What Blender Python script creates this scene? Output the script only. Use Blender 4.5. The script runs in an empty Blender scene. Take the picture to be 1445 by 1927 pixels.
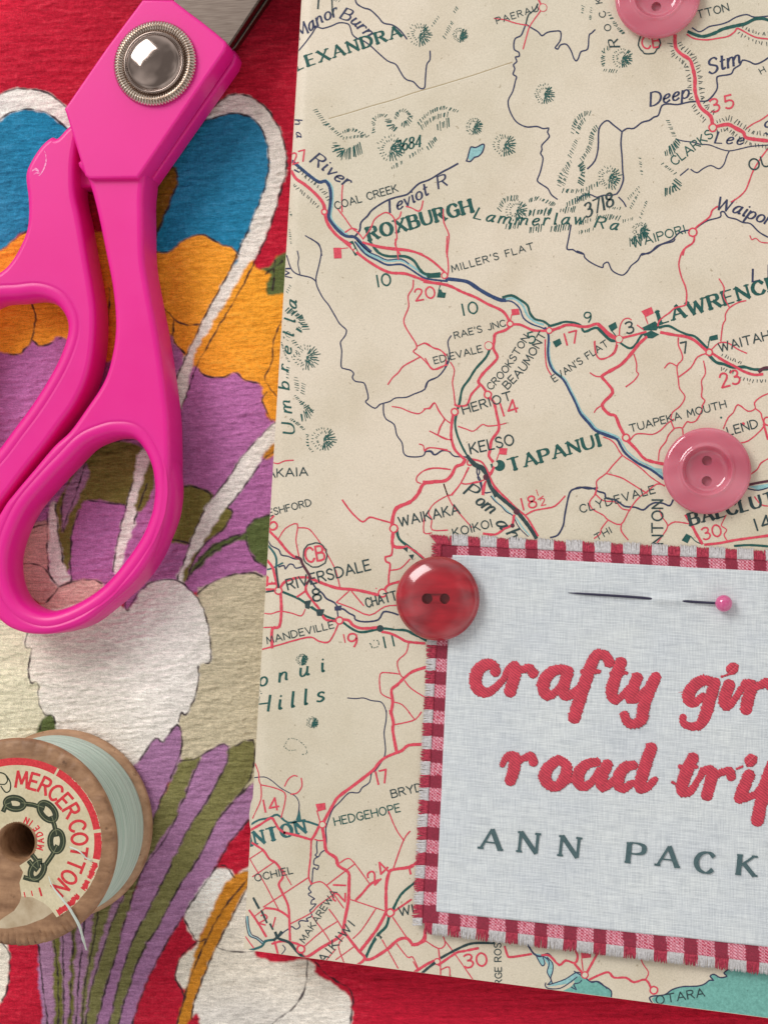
import bpy, math, random
import numpy as np
from mathutils import Matrix, Vector

random.seed(7)
RNG = np.random.default_rng(11)
SC = bpy.context.scene
COL = SC.collection

# ------------------------------------------------------------------ camera
# Lens and tilt solved from the book's square corners; world: cloth at z = 0, metres.
FPX, CX, CY = 2965.0, 722.5, 963.5
PN = np.array([550.0 / FPX, 110.0 / FPX, 1.0]); PN /= np.linalg.norm(PN)
HC = 0.27 * PN[2]
AZ = -PN
AX = np.array([1.0, 0, 0]) - PN[0] * PN; AX /= np.linalg.norm(AX)
AY = np.cross(AZ, AX)
ROT = np.array([AX, AY, AZ])


def W(px, py, z=0.0):
    """the spot at height z that is seen at photograph position px, py"""
    d = ROT @ np.array([(px - CX) / FPX, (py - CY) / FPX, 1.0])
    t = (z - HC) / d[2]
    return np.array([d[0] * t, d[1] * t, z])


def WA(px, py, z):
    px = np.asarray(px, float); py = np.asarray(py, float)
    d = np.stack([(px - CX) / FPX, (py - CY) / FPX, np.ones_like(px)], -1) @ ROT.T
    t = (z - HC) / d[..., 2]
    return np.stack([d[..., 0] * t, d[..., 1] * t, np.zeros_like(px) + z], -1)


MM = 0.001
PX = 0.27 / FPX          # about one photograph pixel, in metres

cam = bpy.data.cameras.new('camera')
cam.sensor_fit = 'VERTICAL'; cam.sensor_height = 24.0; cam.lens = 24.0 * FPX / 1927.0
cam.clip_start = 0.005; cam.clip_end = 20
camo = bpy.data.objects.new('camera', cam); COL.objects.link(camo)
r_, u_, b_ = ROT @ np.array([1, 0, 0]), ROT @ np.array([0, -1, 0]), ROT @ np.array([0, 0, -1])
camo.matrix_world = Matrix(((r_[0], u_[0], b_[0], 0), (r_[1], u_[1], b_[1], 0), (r_[2], u_[2], b_[2], HC), (0, 0, 0, 1)))
SC.camera = camo

# ------------------------------------------------------------------ light: one window, a dim room
SC.view_settings.view_transform = 'Standard'
SC.view_settings.look = 'None'
SC.view_settings.exposure = 0.0
SC.view_settings.gamma = 1.0
world = bpy.data.worlds.new('World'); SC.world = world; world.use_nodes = True
wn = world.node_tree; wn.nodes.clear()
wo = wn.nodes.new('ShaderNodeOutputWorld'); wb = wn.nodes.new('ShaderNodeBackground')
tc = wn.nodes.new('ShaderNodeTexCoord'); ns = wn.nodes.new('ShaderNodeTexNoise'); rp = wn.nodes.new('ShaderNodeValToRGB')
ns.inputs['Scale'].default_value = 1.5; ns.inputs['Detail'].default_value = 2.0
rp.color_ramp.elements[0].position = 0.36; rp.color_ramp.elements[0].color = (0.34, 0.325, 0.315, 1)
rp.color_ramp.elements[1].position = 0.64; rp.color_ramp.elements[1].color = (1.06, 1.045, 1.025, 1)
wn.links.new(tc.outputs['Generated'], ns.inputs['Vector']); wn.links.new(ns.outputs['Fac'], rp.inputs['Fac'])
wn.links.new(rp.outputs['Color'], wb.inputs['Color']); wb.inputs['Strength'].default_value = 1.0
wn.links.new(wb.outputs['Background'], wo.inputs['Surface'])


def area(name, loc, aim, sx, sy, watts, colr):
    l = bpy.data.lights.new(name, 'AREA'); l.shape = 'RECTANGLE'; l.size = sx; l.size_y = sy
    l.energy = watts; l.color = colr
    o = bpy.data.objects.new(name, l); COL.objects.link(o); o.location = loc
    o.rotation_euler = (Vector(aim) - Vector(loc)).to_track_quat('-Z', 'Y').to_euler()
    return o


area('window_light', (-0.80, 0.80, 1.02), (0.0, 0.0, 0.0), 0.66, 0.66, 13.5, (1.0, 0.985, 0.965))


# ------------------------------------------------------------------ helpers
def lin(r, g, b, k=1.0):
    f = lambda c: (c / 12.92 if c <= 0.04045 else ((c + 0.055) / 1.055) ** 2.4)
    return (f(r / 255.0) * k, f(g / 255.0) * k, f(b / 255.0) * k, 1.0)


def obj(name, verts, faces, mats, parent=None, mi=None, smooth=False, cols=None):
    me = bpy.data.meshes.new(name)
    me.from_pydata([tuple(v) for v in verts], [], faces)
    for m in (mats if isinstance(mats, (list, tuple)) else [mats]):
        me.materials.append(m)
    if mi is not None:
        me.polygons.foreach_set('material_index', np.asarray(mi, dtype=np.int32))
    if smooth:
        me.polygons.foreach_set('use_smooth', np.ones(len(faces), dtype=bool))
    if cols is not None:
        a = me.color_attributes.new('Col', 'FLOAT_COLOR', 'POINT')
        a.data.foreach_set('color', np.asarray(cols, dtype=np.float32).ravel())
    me.update()
    o = bpy.data.objects.new(name, me); COL.objects.link(o)
    if parent is not None:
        o.parent = parent
    return o


def grid_obj(name, P, cols, mats, parent=None, uv=None):
    """one sheet from an (ny, nx, 3) array of points with a colour per point"""
    ny, nx = P.shape[:2]
    me = bpy.data.meshes.new(name)
    idx = np.arange(ny * nx, dtype=np.int32).reshape(ny, nx)
    q = np.stack([idx[:-1, :-1], idx[1:, :-1], idx[1:, 1:], idx[:-1, 1:]], -1).reshape(-1, 4)
    me.vertices.add(ny * nx); me.vertices.foreach_set('co', P.astype(np.float32).ravel())
    me.loops.add(q.size); me.loops.foreach_set('vertex_index', q.ravel())
    me.polygons.add(len(q)); me.polygons.foreach_set('loop_start', np.arange(0, q.size, 4, dtype=np.int32))
    try:
        me.polygons.foreach_set('loop_total', np.full(len(q), 4, dtype=np.int32))
    except Exception:
        pass
    me.update(calc_edges=True)
    me.polygons.foreach_set('use_smooth', np.ones(len(q), dtype=bool))
    if cols is not None:
        a = me.color_attributes.new('Col', 'FLOAT_COLOR', 'POINT')
        c = np.ones((ny * nx, 4), np.float32); c[:, :3] = cols.reshape(-1, 3)
        a.data.foreach_set('color', c.ravel())
    if uv is not None:
        l = me.uv_layers.new(name='UVMap')
        l.data.foreach_set('uv', uv.reshape(-1, 2)[q.ravel()].astype(np.float32).ravel())
    me.materials.append(mats)
    me.update()
    o = bpy.data.objects.new(name, me); COL.objects.link(o)
    if parent is not None:
        o.parent = parent
    return o


def thing(name, label, cat, loc=(0, 0, 0), group=None):
    o = bpy.data.objects.new(name, None); COL.objects.link(o); o.location = loc
    o.empty_display_size = 0.01
    o['label'] = label; o['category'] = cat
    if group:
        o['group'] = group
    return o


def keep(o, parent):
    """parent o without moving it"""
    o.parent = parent
    o.matrix_parent_inverse = Matrix.Translation(-Vector(parent.location))
    return o


class MB:
    def __init__(s):
        s.v = []; s.f = []; s.m = []

    def add(s, verts, faces, mi=0):
        k = len(s.v); s.v += [tuple(v) for v in verts]
        for f in faces:
            s.f.append(tuple(i + k for i in f)); s.m.append(mi)

    def build(s, name, mats, parent=None, smooth=False):
        return obj(name, s.v, s.f, mats, None, s.m, smooth) if parent is None else keep(obj(name, s.v, s.f, mats, None, s.m, smooth), parent)


def lathe(prof, cx, cy, seg=96, ripple=None):
    """profile [(r, z)] turned round cx, cy; ripple(r, z, angle) -> dz"""
    v, f = [], []
    n = len(prof)
    for k in range(seg):
        a = 2 * math.pi * k / seg
        for r, z in prof:
            dz = ripple(r, z, a) if ripple else 0.0
            v.append((cx + r * math.cos(a), cy + r * math.sin(a), z + dz))
    for k in range(seg):
        k2 = (k + 1) % seg
        for i in range(n - 1):
            f.append((k * n + i, k2 * n + i, k2 * n + i + 1, k * n + i + 1))
    return v, f


def tube(pts, radii, seg=10, flat=1.0, caps=True):
    pts = [np.asarray(p, float) for p in pts]
    v, f = [], []
    n = len(pts)
    for i in range(n):
        t = pts[min(i + 1, n - 1)] - pts[max(i - 1, 0)]
        t = t / (np.linalg.norm(t) + 1e-12)
        side = np.cross(t, (0, 0, 1.0)); ln = np.linalg.norm(side)
        side = side / ln if ln > 1e-6 else np.array([1.0, 0, 0])
        up = np.cross(side, t)
        r = radii[i] if hasattr(radii, '__len__') else radii
        for k in range(seg):
            a = 2 * math.pi * k / seg
            v.append(pts[i] + side * r * math.cos(a) + up * r * flat * math.sin(a))
    for i in range(n - 1):
        for k in range(seg):
            k2 = (k + 1) % seg
            f.append((i * seg + k, i * seg + k2, (i + 1) * seg + k2, (i + 1) * seg + k))
    if caps:
        f.append(tuple(range(seg - 1, -1, -1))); f.append(tuple((n - 1) * seg + k for k in range(seg)))
    return v, f


def smooth_pts(pts, sub=4, closed=False):
    """Catmull-Rom through the points"""
    p = [np.asarray(q, float) for q in pts]
    n = len(p)
    if n < 3:
        return p
    out = []
    rng = range(n) if closed else range(n - 1)
    for i in rng:
        if closed:
            a, b, c, d = p[(i - 1) % n], p[i], p[(i + 1) % n], p[(i + 2) % n]
        else:
            a, b, c, d = p[max(i - 1, 0)], p[i], p[i + 1], p[min(i + 2, n - 1)]
        for k in range(sub):
            t = k / sub
            out.append(0.5 * ((2 * b) + (c - a) * t + (2 * a - 5 * b + 4 * c - d) * t * t + (3 * b - a - 3 * c + d) * t ** 3))
    if not closed:
        out.append(p[-1])
    return out


def pxl(px, py, z, k=40.0):
    """local size of one photograph pixel at height z"""
    a, b, c, d = W(px - k, py, z), W(px + k, py, z), W(px, py - k, z), W(px, py + k, z)
    return (np.linalg.norm(b - a) + np.linalg.norm(d - c)) / (4 * k)


# ---- node materials
def mat(name, base=(0.5, 0.5, 0.5, 1), rough=0.5, **kw):
    m = bpy.data.materials.new(name); m.use_nodes = True
    p = m.node_tree.nodes['Principled BSDF']
    p.inputs['Base Color'].default_value = base; p.inputs['Roughness'].default_value = rough
    for k, v in kw.items():
        p.inputs[k.replace('_', ' ')].default_value = v
    return m, m.node_tree, p


def nd(nt, kind, **kw):
    n = nt.nodes.new(kind)
    for k, v in kw.items():
        if k.startswith('i_'):
            n.inputs[k[2:]].default_value = v
        else:
            setattr(n, k, v)
    return n


def coords(nt, kind='Object', scale=(1, 1, 1), rot=(0, 0, 0)):
    t = nd(nt, 'ShaderNodeTexCoord'); mp = nd(nt, 'ShaderNodeMapping')
    mp.inputs['Scale'].default_value = scale; mp.inputs['Rotation'].default_value = rot
    nt.links.new(t.outputs[kind], mp.inputs['Vector'])
    return mp.outputs['Vector']


def noise(nt, vec, scale, detail=3, rough=0.55, dist=0.0):
    n = nd(nt, 'ShaderNodeTexNoise'); n.inputs['Scale'].default_value = scale
    n.inputs['Detail'].default_value = detail; n.inputs['Roughness'].default_value = rough
    n.inputs['Distortion'].default_value = dist
    if vec is not None:
        nt.links.new(vec, n.inputs['Vector'])
    return n.outputs['Fac']


def ramp(nt, fac, a, b, p0=0.3, p1=0.7):
    r = nd(nt, 'ShaderNodeValToRGB')
    r.color_ramp.elements[0].position = p0; r.color_ramp.elements[0].color = a
    r.color_ramp.elements[1].position = p1; r.color_ramp.elements[1].color = b
    nt.links.new(fac, r.inputs['Fac'])
    return r.outputs['Color']


def mixc(nt, a, b, fac=1.0, mode='MULTIPLY'):
    n = nd(nt, 'ShaderNodeMix', data_type='RGBA', blend_type=mode)
    for val, i in ((fac, 0), (a, 6), (b, 7)):
        if hasattr(val, 'is_linked') or hasattr(val, 'links'):
            nt.links.new(val, n.inputs[i])
        else:
            n.inputs[i].default_value = val
    return n.outputs[2]


def bump(nt, p, height, dist, strength=1.0):
    b = nd(nt, 'ShaderNodeBump'); b.inputs['Strength'].default_value = strength; b.inputs['Distance'].default_value = dist
    nt.links.new(height, b.inputs['Height']); nt.links.new(b.outputs['Normal'], p.inputs['Normal'])


def ink(name, c, var=0.25, rough=0.62):
    """printing ink on paper: slightly mottled"""
    m, nt, p = mat(name, c, rough)
    v = coords(nt)
    col = ramp(nt, noise(nt, v, 2600, 3, 0.7), tuple(x * (1 - var) for x in c[:3]) + (1,), tuple(min(1, x * (1 + var) + 0.02) for x in c[:3]) + (1,), 0.3, 0.75)
    nt.links.new(col, p.inputs['Base Color'])
    p.inputs['Specular IOR Level'].default_value = 0.25
    return m

# ------------------------------------------------------------------ drawn lettering (own stroke alphabet)
FONT = {
 'A': (8, "0,0 4,10|4,10 8,0|1.7,3.4 6.3,3.4"), 'B': (6.4, "0,0 0,10|~0,10 3.4,10 5.4,9.2 5.4,6.4 3.4,5.4 0,5.4|~0,5.4 3.8,5.4 6.2,4.2 6.2,1.2 3.8,0 0,0"),
 'C': (7, "~7,8 5.6,9.6 3.7,10 1.2,8.5 0,5 1.2,1.5 3.7,0 5.6,.4 7,2"), 'D': (7.2, "0,0 0,10|~0,10 3,10 6,8.2 7.2,5 6,1.8 3,0 0,0"),
 'E': (5.6, "0,0 0,10|0,10 5.6,10|0,5.2 4.8,5.2|0,0 5.6,0"), 'F': (5.4, "0,0 0,10|0,10 5.4,10|0,5.2 4.6,5.2"),
 'G': (7.2, "~7,8 5.6,9.6 3.7,10 1.2,8.5 0,5 1.2,1.5 3.7,0 6,.5 7.2,1.8|7.2,1.2 7.2,4.6|7.2,4.6 4.6,4.6"), 'H': (7, "0,0 0,10|7,0 7,10|0,5.2 7,5.2"),
 'I': (1, ".5,0 .5,10"), 'J': (4.5, "~4.5,10 4.5,3 3.6,.6 2,0 0,1.2"), 'K': (6.6, "0,0 0,10|0,4 6,10|2,5.6 6.6,0"), 'L': (5.2, "0,0 0,10|0,0 5.2,0"),
 'M': (8.4, "0,0 1,10|1,10 4.2,2.4|4.2,2.4 7.4,10|7.4,10 8.4,0"), 'N': (7, "0,0 0,10|0,10 7,0|7,0 7,10"),
 'O': (8, "~o4,10 1.2,8.5 0,5 1.2,1.5 4,0 6.8,1.5 8,5 6.8,8.5"), 'P': (6, "0,0 0,10|~0,10 3.6,10 5.9,8.8 5.9,6 3.6,4.8 0,4.8"),
 'R': (6.6, "0,0 0,10|~0,10 3.6,10 5.7,9 5.7,6.4 3.6,5.2 0,5.2|3,5.2 6.6,0"), 'S': (5.8, "~5.4,8.5 4,9.9 2,9.9 .4,8.6 .6,6.6 2.8,5.3 5,4 5.6,2 4.2,.2 1.8,0 0,1.6"),
 'T': (8, "4,0 4,10|0,10 8,10"), 'U': (7, "~0,10 0,3.4 1.2,.7 3.5,0 5.8,.7 7,3.4 7,10"), 'V': (7.4, "0,10 3.7,0|3.7,0 7.4,10"),
 'W': (10.4, "0,10 2.6,0|2.6,0 5.2,8.6|5.2,8.6 7.8,0|7.8,0 10.4,10"), 'X': (7, "0,10 7,0|0,0 7,10"), 'Y': (7, "0,10 3.5,5|3.5,5 7,10|3.5,5 3.5,0"), 'Z': (6, "0,10 6,10|6,10 0,0|0,0 6,0"),
 '0': (6.4, "~o3.2,10 .8,8.3 0,5 .8,1.7 3.2,0 5.6,1.7 6.4,5 5.6,8.3"), '1': (1.6, ".8,0 .8,10"), '2': (5.6, "~.2,7.8 1.4,9.7 3.4,10 5.2,8.6 4.8,6 2.2,2.8 0,0|0,0 5.6,0"),
 '3': (5.4, "~.2,9 1.8,10 4,9.8 5,8 4,6 2.2,5.4|~2.2,5.4 4.6,4.8 5.4,2.6 4,.4 1.6,0 0,1"), '4': (6.4, "4.8,0 4.8,10|4.8,10 0,2.6|0,2.6 6.4,2.6"),
 '5': (5.4, "5,10 1,10|1,10 .6,5.6|~.6,5.6 2.8,6.2 5,5 5.2,2.4 3.6,.2 1.4,0 0,1"), '6': (5.6, "~4.8,10 1.8,7.6 .2,4.2 .6,1.2 2.8,0 5,1 5.6,3.2 4.4,5.4 2.4,5.6 .6,4"),
 '7': (5.6, "0,10 5.6,10|5.6,10 2,0"), '8': (5.6, "~o2.8,10 .8,9 .8,6.6 2.8,5.4 5.2,4 5.2,1.2 2.8,0 .4,1.2 .4,4 2.8,5.4 4.8,6.6 4.8,9"),
 '9': (5.6, "~5,6 3.2,4.4 1,4.8 0,7 1,9.4 3,10 5,8.8 5.4,6.4 4.6,3 2.6,0"), "'": (1, ".8,10.4 .2,8"), '.': (1, ".3,.2 .9,.2"), ' ': (3.4, ""), '-': (4, "0,4.6 4,4.6"),
 'a': (5.4, "~4.6,5.4 3,6 1.2,5 .1,2.6 .6,.5 2,.1 3.8,2 4.6,5.4|~4.8,6 4.2,2 4.6,.3 5.6,.8"), 'b': (5, "0,10 0,0|~0,3.4 1.8,5.8 3.8,5.6 4.8,3.4 4,.8 2,0 0,1"),
 'c': (4.4, "~4.2,5 3,6 1.2,5.4 0,3 .8,.6 2.4,0 4.2,1"), 'd': (5.4, "~4.6,5.4 3,6 1.2,5 .1,2.6 .6,.5 2,.1 3.8,2 4.6,5|5,10 4.4,0"),
 'e': (4.6, "~.3,2.8 3.2,3.4 4.2,4.8 3.2,6 1.4,5.4 .1,3 .7,.6 2.4,0 4.4,1.2"), 'f': (4, "~4.4,9 3.2,10 2,8 1.6,4 1.4,-2|0,6 3.6,6"), 'h': (5, "0,0 0,10|~0,3.6 2,6 4,5.6 4.4,3 4.4,0"),
 'i': (1.6, "~.6,6 .6,1.4 1,.1 1.8,.6|.5,8.4 .9,8.8"), 'l': (1.8, "~.6,10 .6,1.4 1,.1 1.8,.6"), 'm': (8.6, "0,0 .2,6|~.1,3.6 1.8,6 3.6,5.4 3.8,3 3.8,0|~3.9,3.6 5.8,6 7.6,5.4 7.8,3 7.8,.8 8.6,.4"),
 'n': (5, "0,0 .2,6|~.1,3.6 2,6 3.8,5.4 4,3 4,.8 4.9,.4"), 'o': (4.8, "~o2.4,6 .6,5 0,3 .6,.9 2.4,0 4.2,.9 4.8,3 4.2,5"), 'p': (5, "0,-3.6 .2,6|~.1,3.4 1.8,5.8 3.8,5.6 4.8,3.4 4,.8 2,0 .2,1"),
 'r': (3.6, "0,0 .2,6|~.1,3.6 1.2,5.6 2.6,6 3.6,5.2"), 's': (3.8, "~3.6,5.2 2,6 .6,5.2 .8,3.8 2.8,2.6 3.6,1.2 2,0 0,.6"), 't': (3.2, "~1.4,9 1.2,2 1.8,.2 3.2,.8|0,6 3.2,6.2"),
 'u': (5, "~.1,6 0,2 1,.2 2.6,.6 4,2.6|~4.2,6 4,1.6 4.5,.3 5.4,.7"), 'v': (4.4, "0,6 2,0|2,0 4.4,6"), 'w': (7, "0,6 1.6,0|1.6,0 3.6,5.4|3.6,5.4 5,0|5,0 7,6"), 'y': (4.6, "0,6 2.2,.4|4.6,6 1,-3.4"),
}


def parse_pts(s):
    return [tuple(float(c) for c in q.split(',')) for q in s.split()]


def glyph_strokes(ch):
    w, s = FONT[ch]
    out = []
    for st in (s.split('|') if s else []):
        if st.startswith('~o'):
            p = smooth_pts(parse_pts(st[2:]), 5, True); p.append(p[0]); out.append((p, True))
        elif st.startswith('~'):
            out.append((smooth_pts(parse_pts(st[1:]), 5), True))
        else:
            out.append(([np.array(q) for q in parse_pts(st)], False))
    return w, out


def ribbon(pts, widths, closed=False, cap=True):
    """flat 2D ribbon with mitred joints -> (verts2d, faces)"""
    p = [np.asarray(q, float) for q in pts]
    q = [p[0]]; wv = [widths[0]]
    for a, w in zip(p[1:], widths[1:]):
        if np.hypot(*(a - q[-1])) > 1e-6:
            q.append(a); wv.append(w)
    p = q; n = len(p)
    if n < 2:
        return [], []
    loop = np.hypot(*(p[0] - p[-1])) < 1e-6 and n > 3
    L, R = [], []
    for i in range(n):
        if loop:
            a = p[i] - p[i - 1] if i > 0 else p[0] - p[-2]
            b = p[i + 1] - p[i] if i < n - 1 else p[1] - p[0]
        else:
            a = p[i] - p[i - 1] if i > 0 else p[1] - p[0]
            b = p[i + 1] - p[i] if i < n - 1 else p[-1] - p[-2]
        a = a / np.hypot(*a); b = b / np.hypot(*b)
        na = np.array([-a[1], a[0]]); nb = np.array([-b[1], b[0]])
        m = na + nb; ml = np.hypot(*m)
        if ml < 0.3:
            m = na; k = 1.0
        else:
            m = m / ml; k = min(1.0 / max(float(m @ na), 0.45), 1.8)
        e = np.zeros(2)
        if cap and not loop:
            e = -a * wv[i] * 0.3 if i == 0 else (b * wv[i] * 0.3 if i == n - 1 else e)
        L.append(p[i] + e + m * k * wv[i] / 2); R.append(p[i] + e - m * k * wv[i] / 2)
    v = L + R
    f = [(i, n + i, n + i + 1, i + 1) for i in range(n - 1)]
    return v, f


def text_strokes(text, base, h, style):
    """list of (points, widths) in photograph pixels; base = baseline polyline, style: sans, serif, title, italic"""
    B = [np.asarray(b, float) for b in base]
    if len(B) > 2:
        B = smooth_pts(B, 6)
    seg = [np.hypot(*(B[i + 1] - B[i])) for i in range(len(B) - 1)]
    tot = sum(seg)
    k = h / 10.0
    gap = {'sans': 2.3, 'serif': 3.4, 'italic': 1.9, 'title': 4}[style]
    nat = sum(FONT[c][0] for c in text) + gap * (len(text) - 1)
    sx = min(max(tot / (nat * k), 0.72), 1.22)
    extra = (tot - nat * k * sx) / max(len(text) - 1, 1)
    wd = {'sans': 1.45, 'serif': 1.5, 'italic': 1.3, 'title': 1.7}[style] * k
    out = []
    s = 0.0

    def at(u):
        u = min(max(u, -h), tot + h); acc = 0
        for i, l in enumerate(seg):
            if u <= acc + l or i == len(seg) - 1:
                d = (B[i + 1] - B[i]) / l
                return B[i] + d * (u - acc), d
            acc += l
    for c in text:
        w, st = glyph_strokes(c)
        _, d = at(s + w * k * sx / 2)
        mid, _ = at(s + w * k * sx / 2)
        up = np.array([d[1], -d[0]])
        shear = 0.28 if style == 'italic' else 0.0

        def place(q):
            return mid + d * ((q[0] - w / 2) * k * sx + shear * q[1] * k) + up * q[1] * k
        for p, sm in st:
            pp = [place(q) for q in p]
            ws = []
            for i in range(len(p)):
                t = np.asarray(p[min(i + 1, len(p) - 1)]) - np.asarray(p[max(i - 1, 0)])
                t = t / (np.hypot(*t) + 1e-9)
                if t[1] > 0:
                    t = -t
                if style == 'sans':
                    ws.append(wd)
                else:
                    # broad strokes: verticals and falling diagonals; hairlines: horizontals and rising diagonals
                    v = abs(t[1]) * (1.0 if t[0] > -0.08 else 0.35) if not sm else abs(t[1])
                    lo, hi = {'serif': (0.62, 1.75), 'italic': (0.8, 1.4), 'title': (0.42, 1.5)}[style]
                    if c in 'NM' and abs(t[0]) < 0.15 and style in ('serif', 'title'):
                        v *= 0.4
                    if c == 'U' and style == 'serif' and p[i][0] > 5:
                        v *= 0.6
                    ws.append(wd * (lo + (hi - lo) * v))
            out.append((pp, ws))
            if style in ('serif', 'title') and not (sm and c != 'U'):
                ends = [p[0], p[-1]]
                for q in ends:
                    vert = abs(p[0][1] - p[-1][1]) > 2
                    if vert and (abs(q[1]) < 0.1 or abs(q[1] - 10) < 0.1) and not (c == 'A' and q[1] > 9) and not (c in 'VWM' and 0.1 < q[0] < FONT[c][0] - .1 and q[1] < 5 and c != 'M') and not (c == 'N' and q[0] > 6 and q[1] < 1):
                        hl = (1.75 if style == 'serif' else 1.5) / max(sx, .8)
                        yy = 0.3 if q[1] < 5 else 9.7
                        out.append(([place((q[0] - hl, yy)), place((q[0] + hl, yy))], [wd * .62] * 2))
        s += w * k * sx + gap * k * sx * 1.0 + extra
    return out

# ------------------------------------------------------------------ tablecloth: printed crepe
def pts(s):
    return np.array(parse_pts(s))


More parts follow.
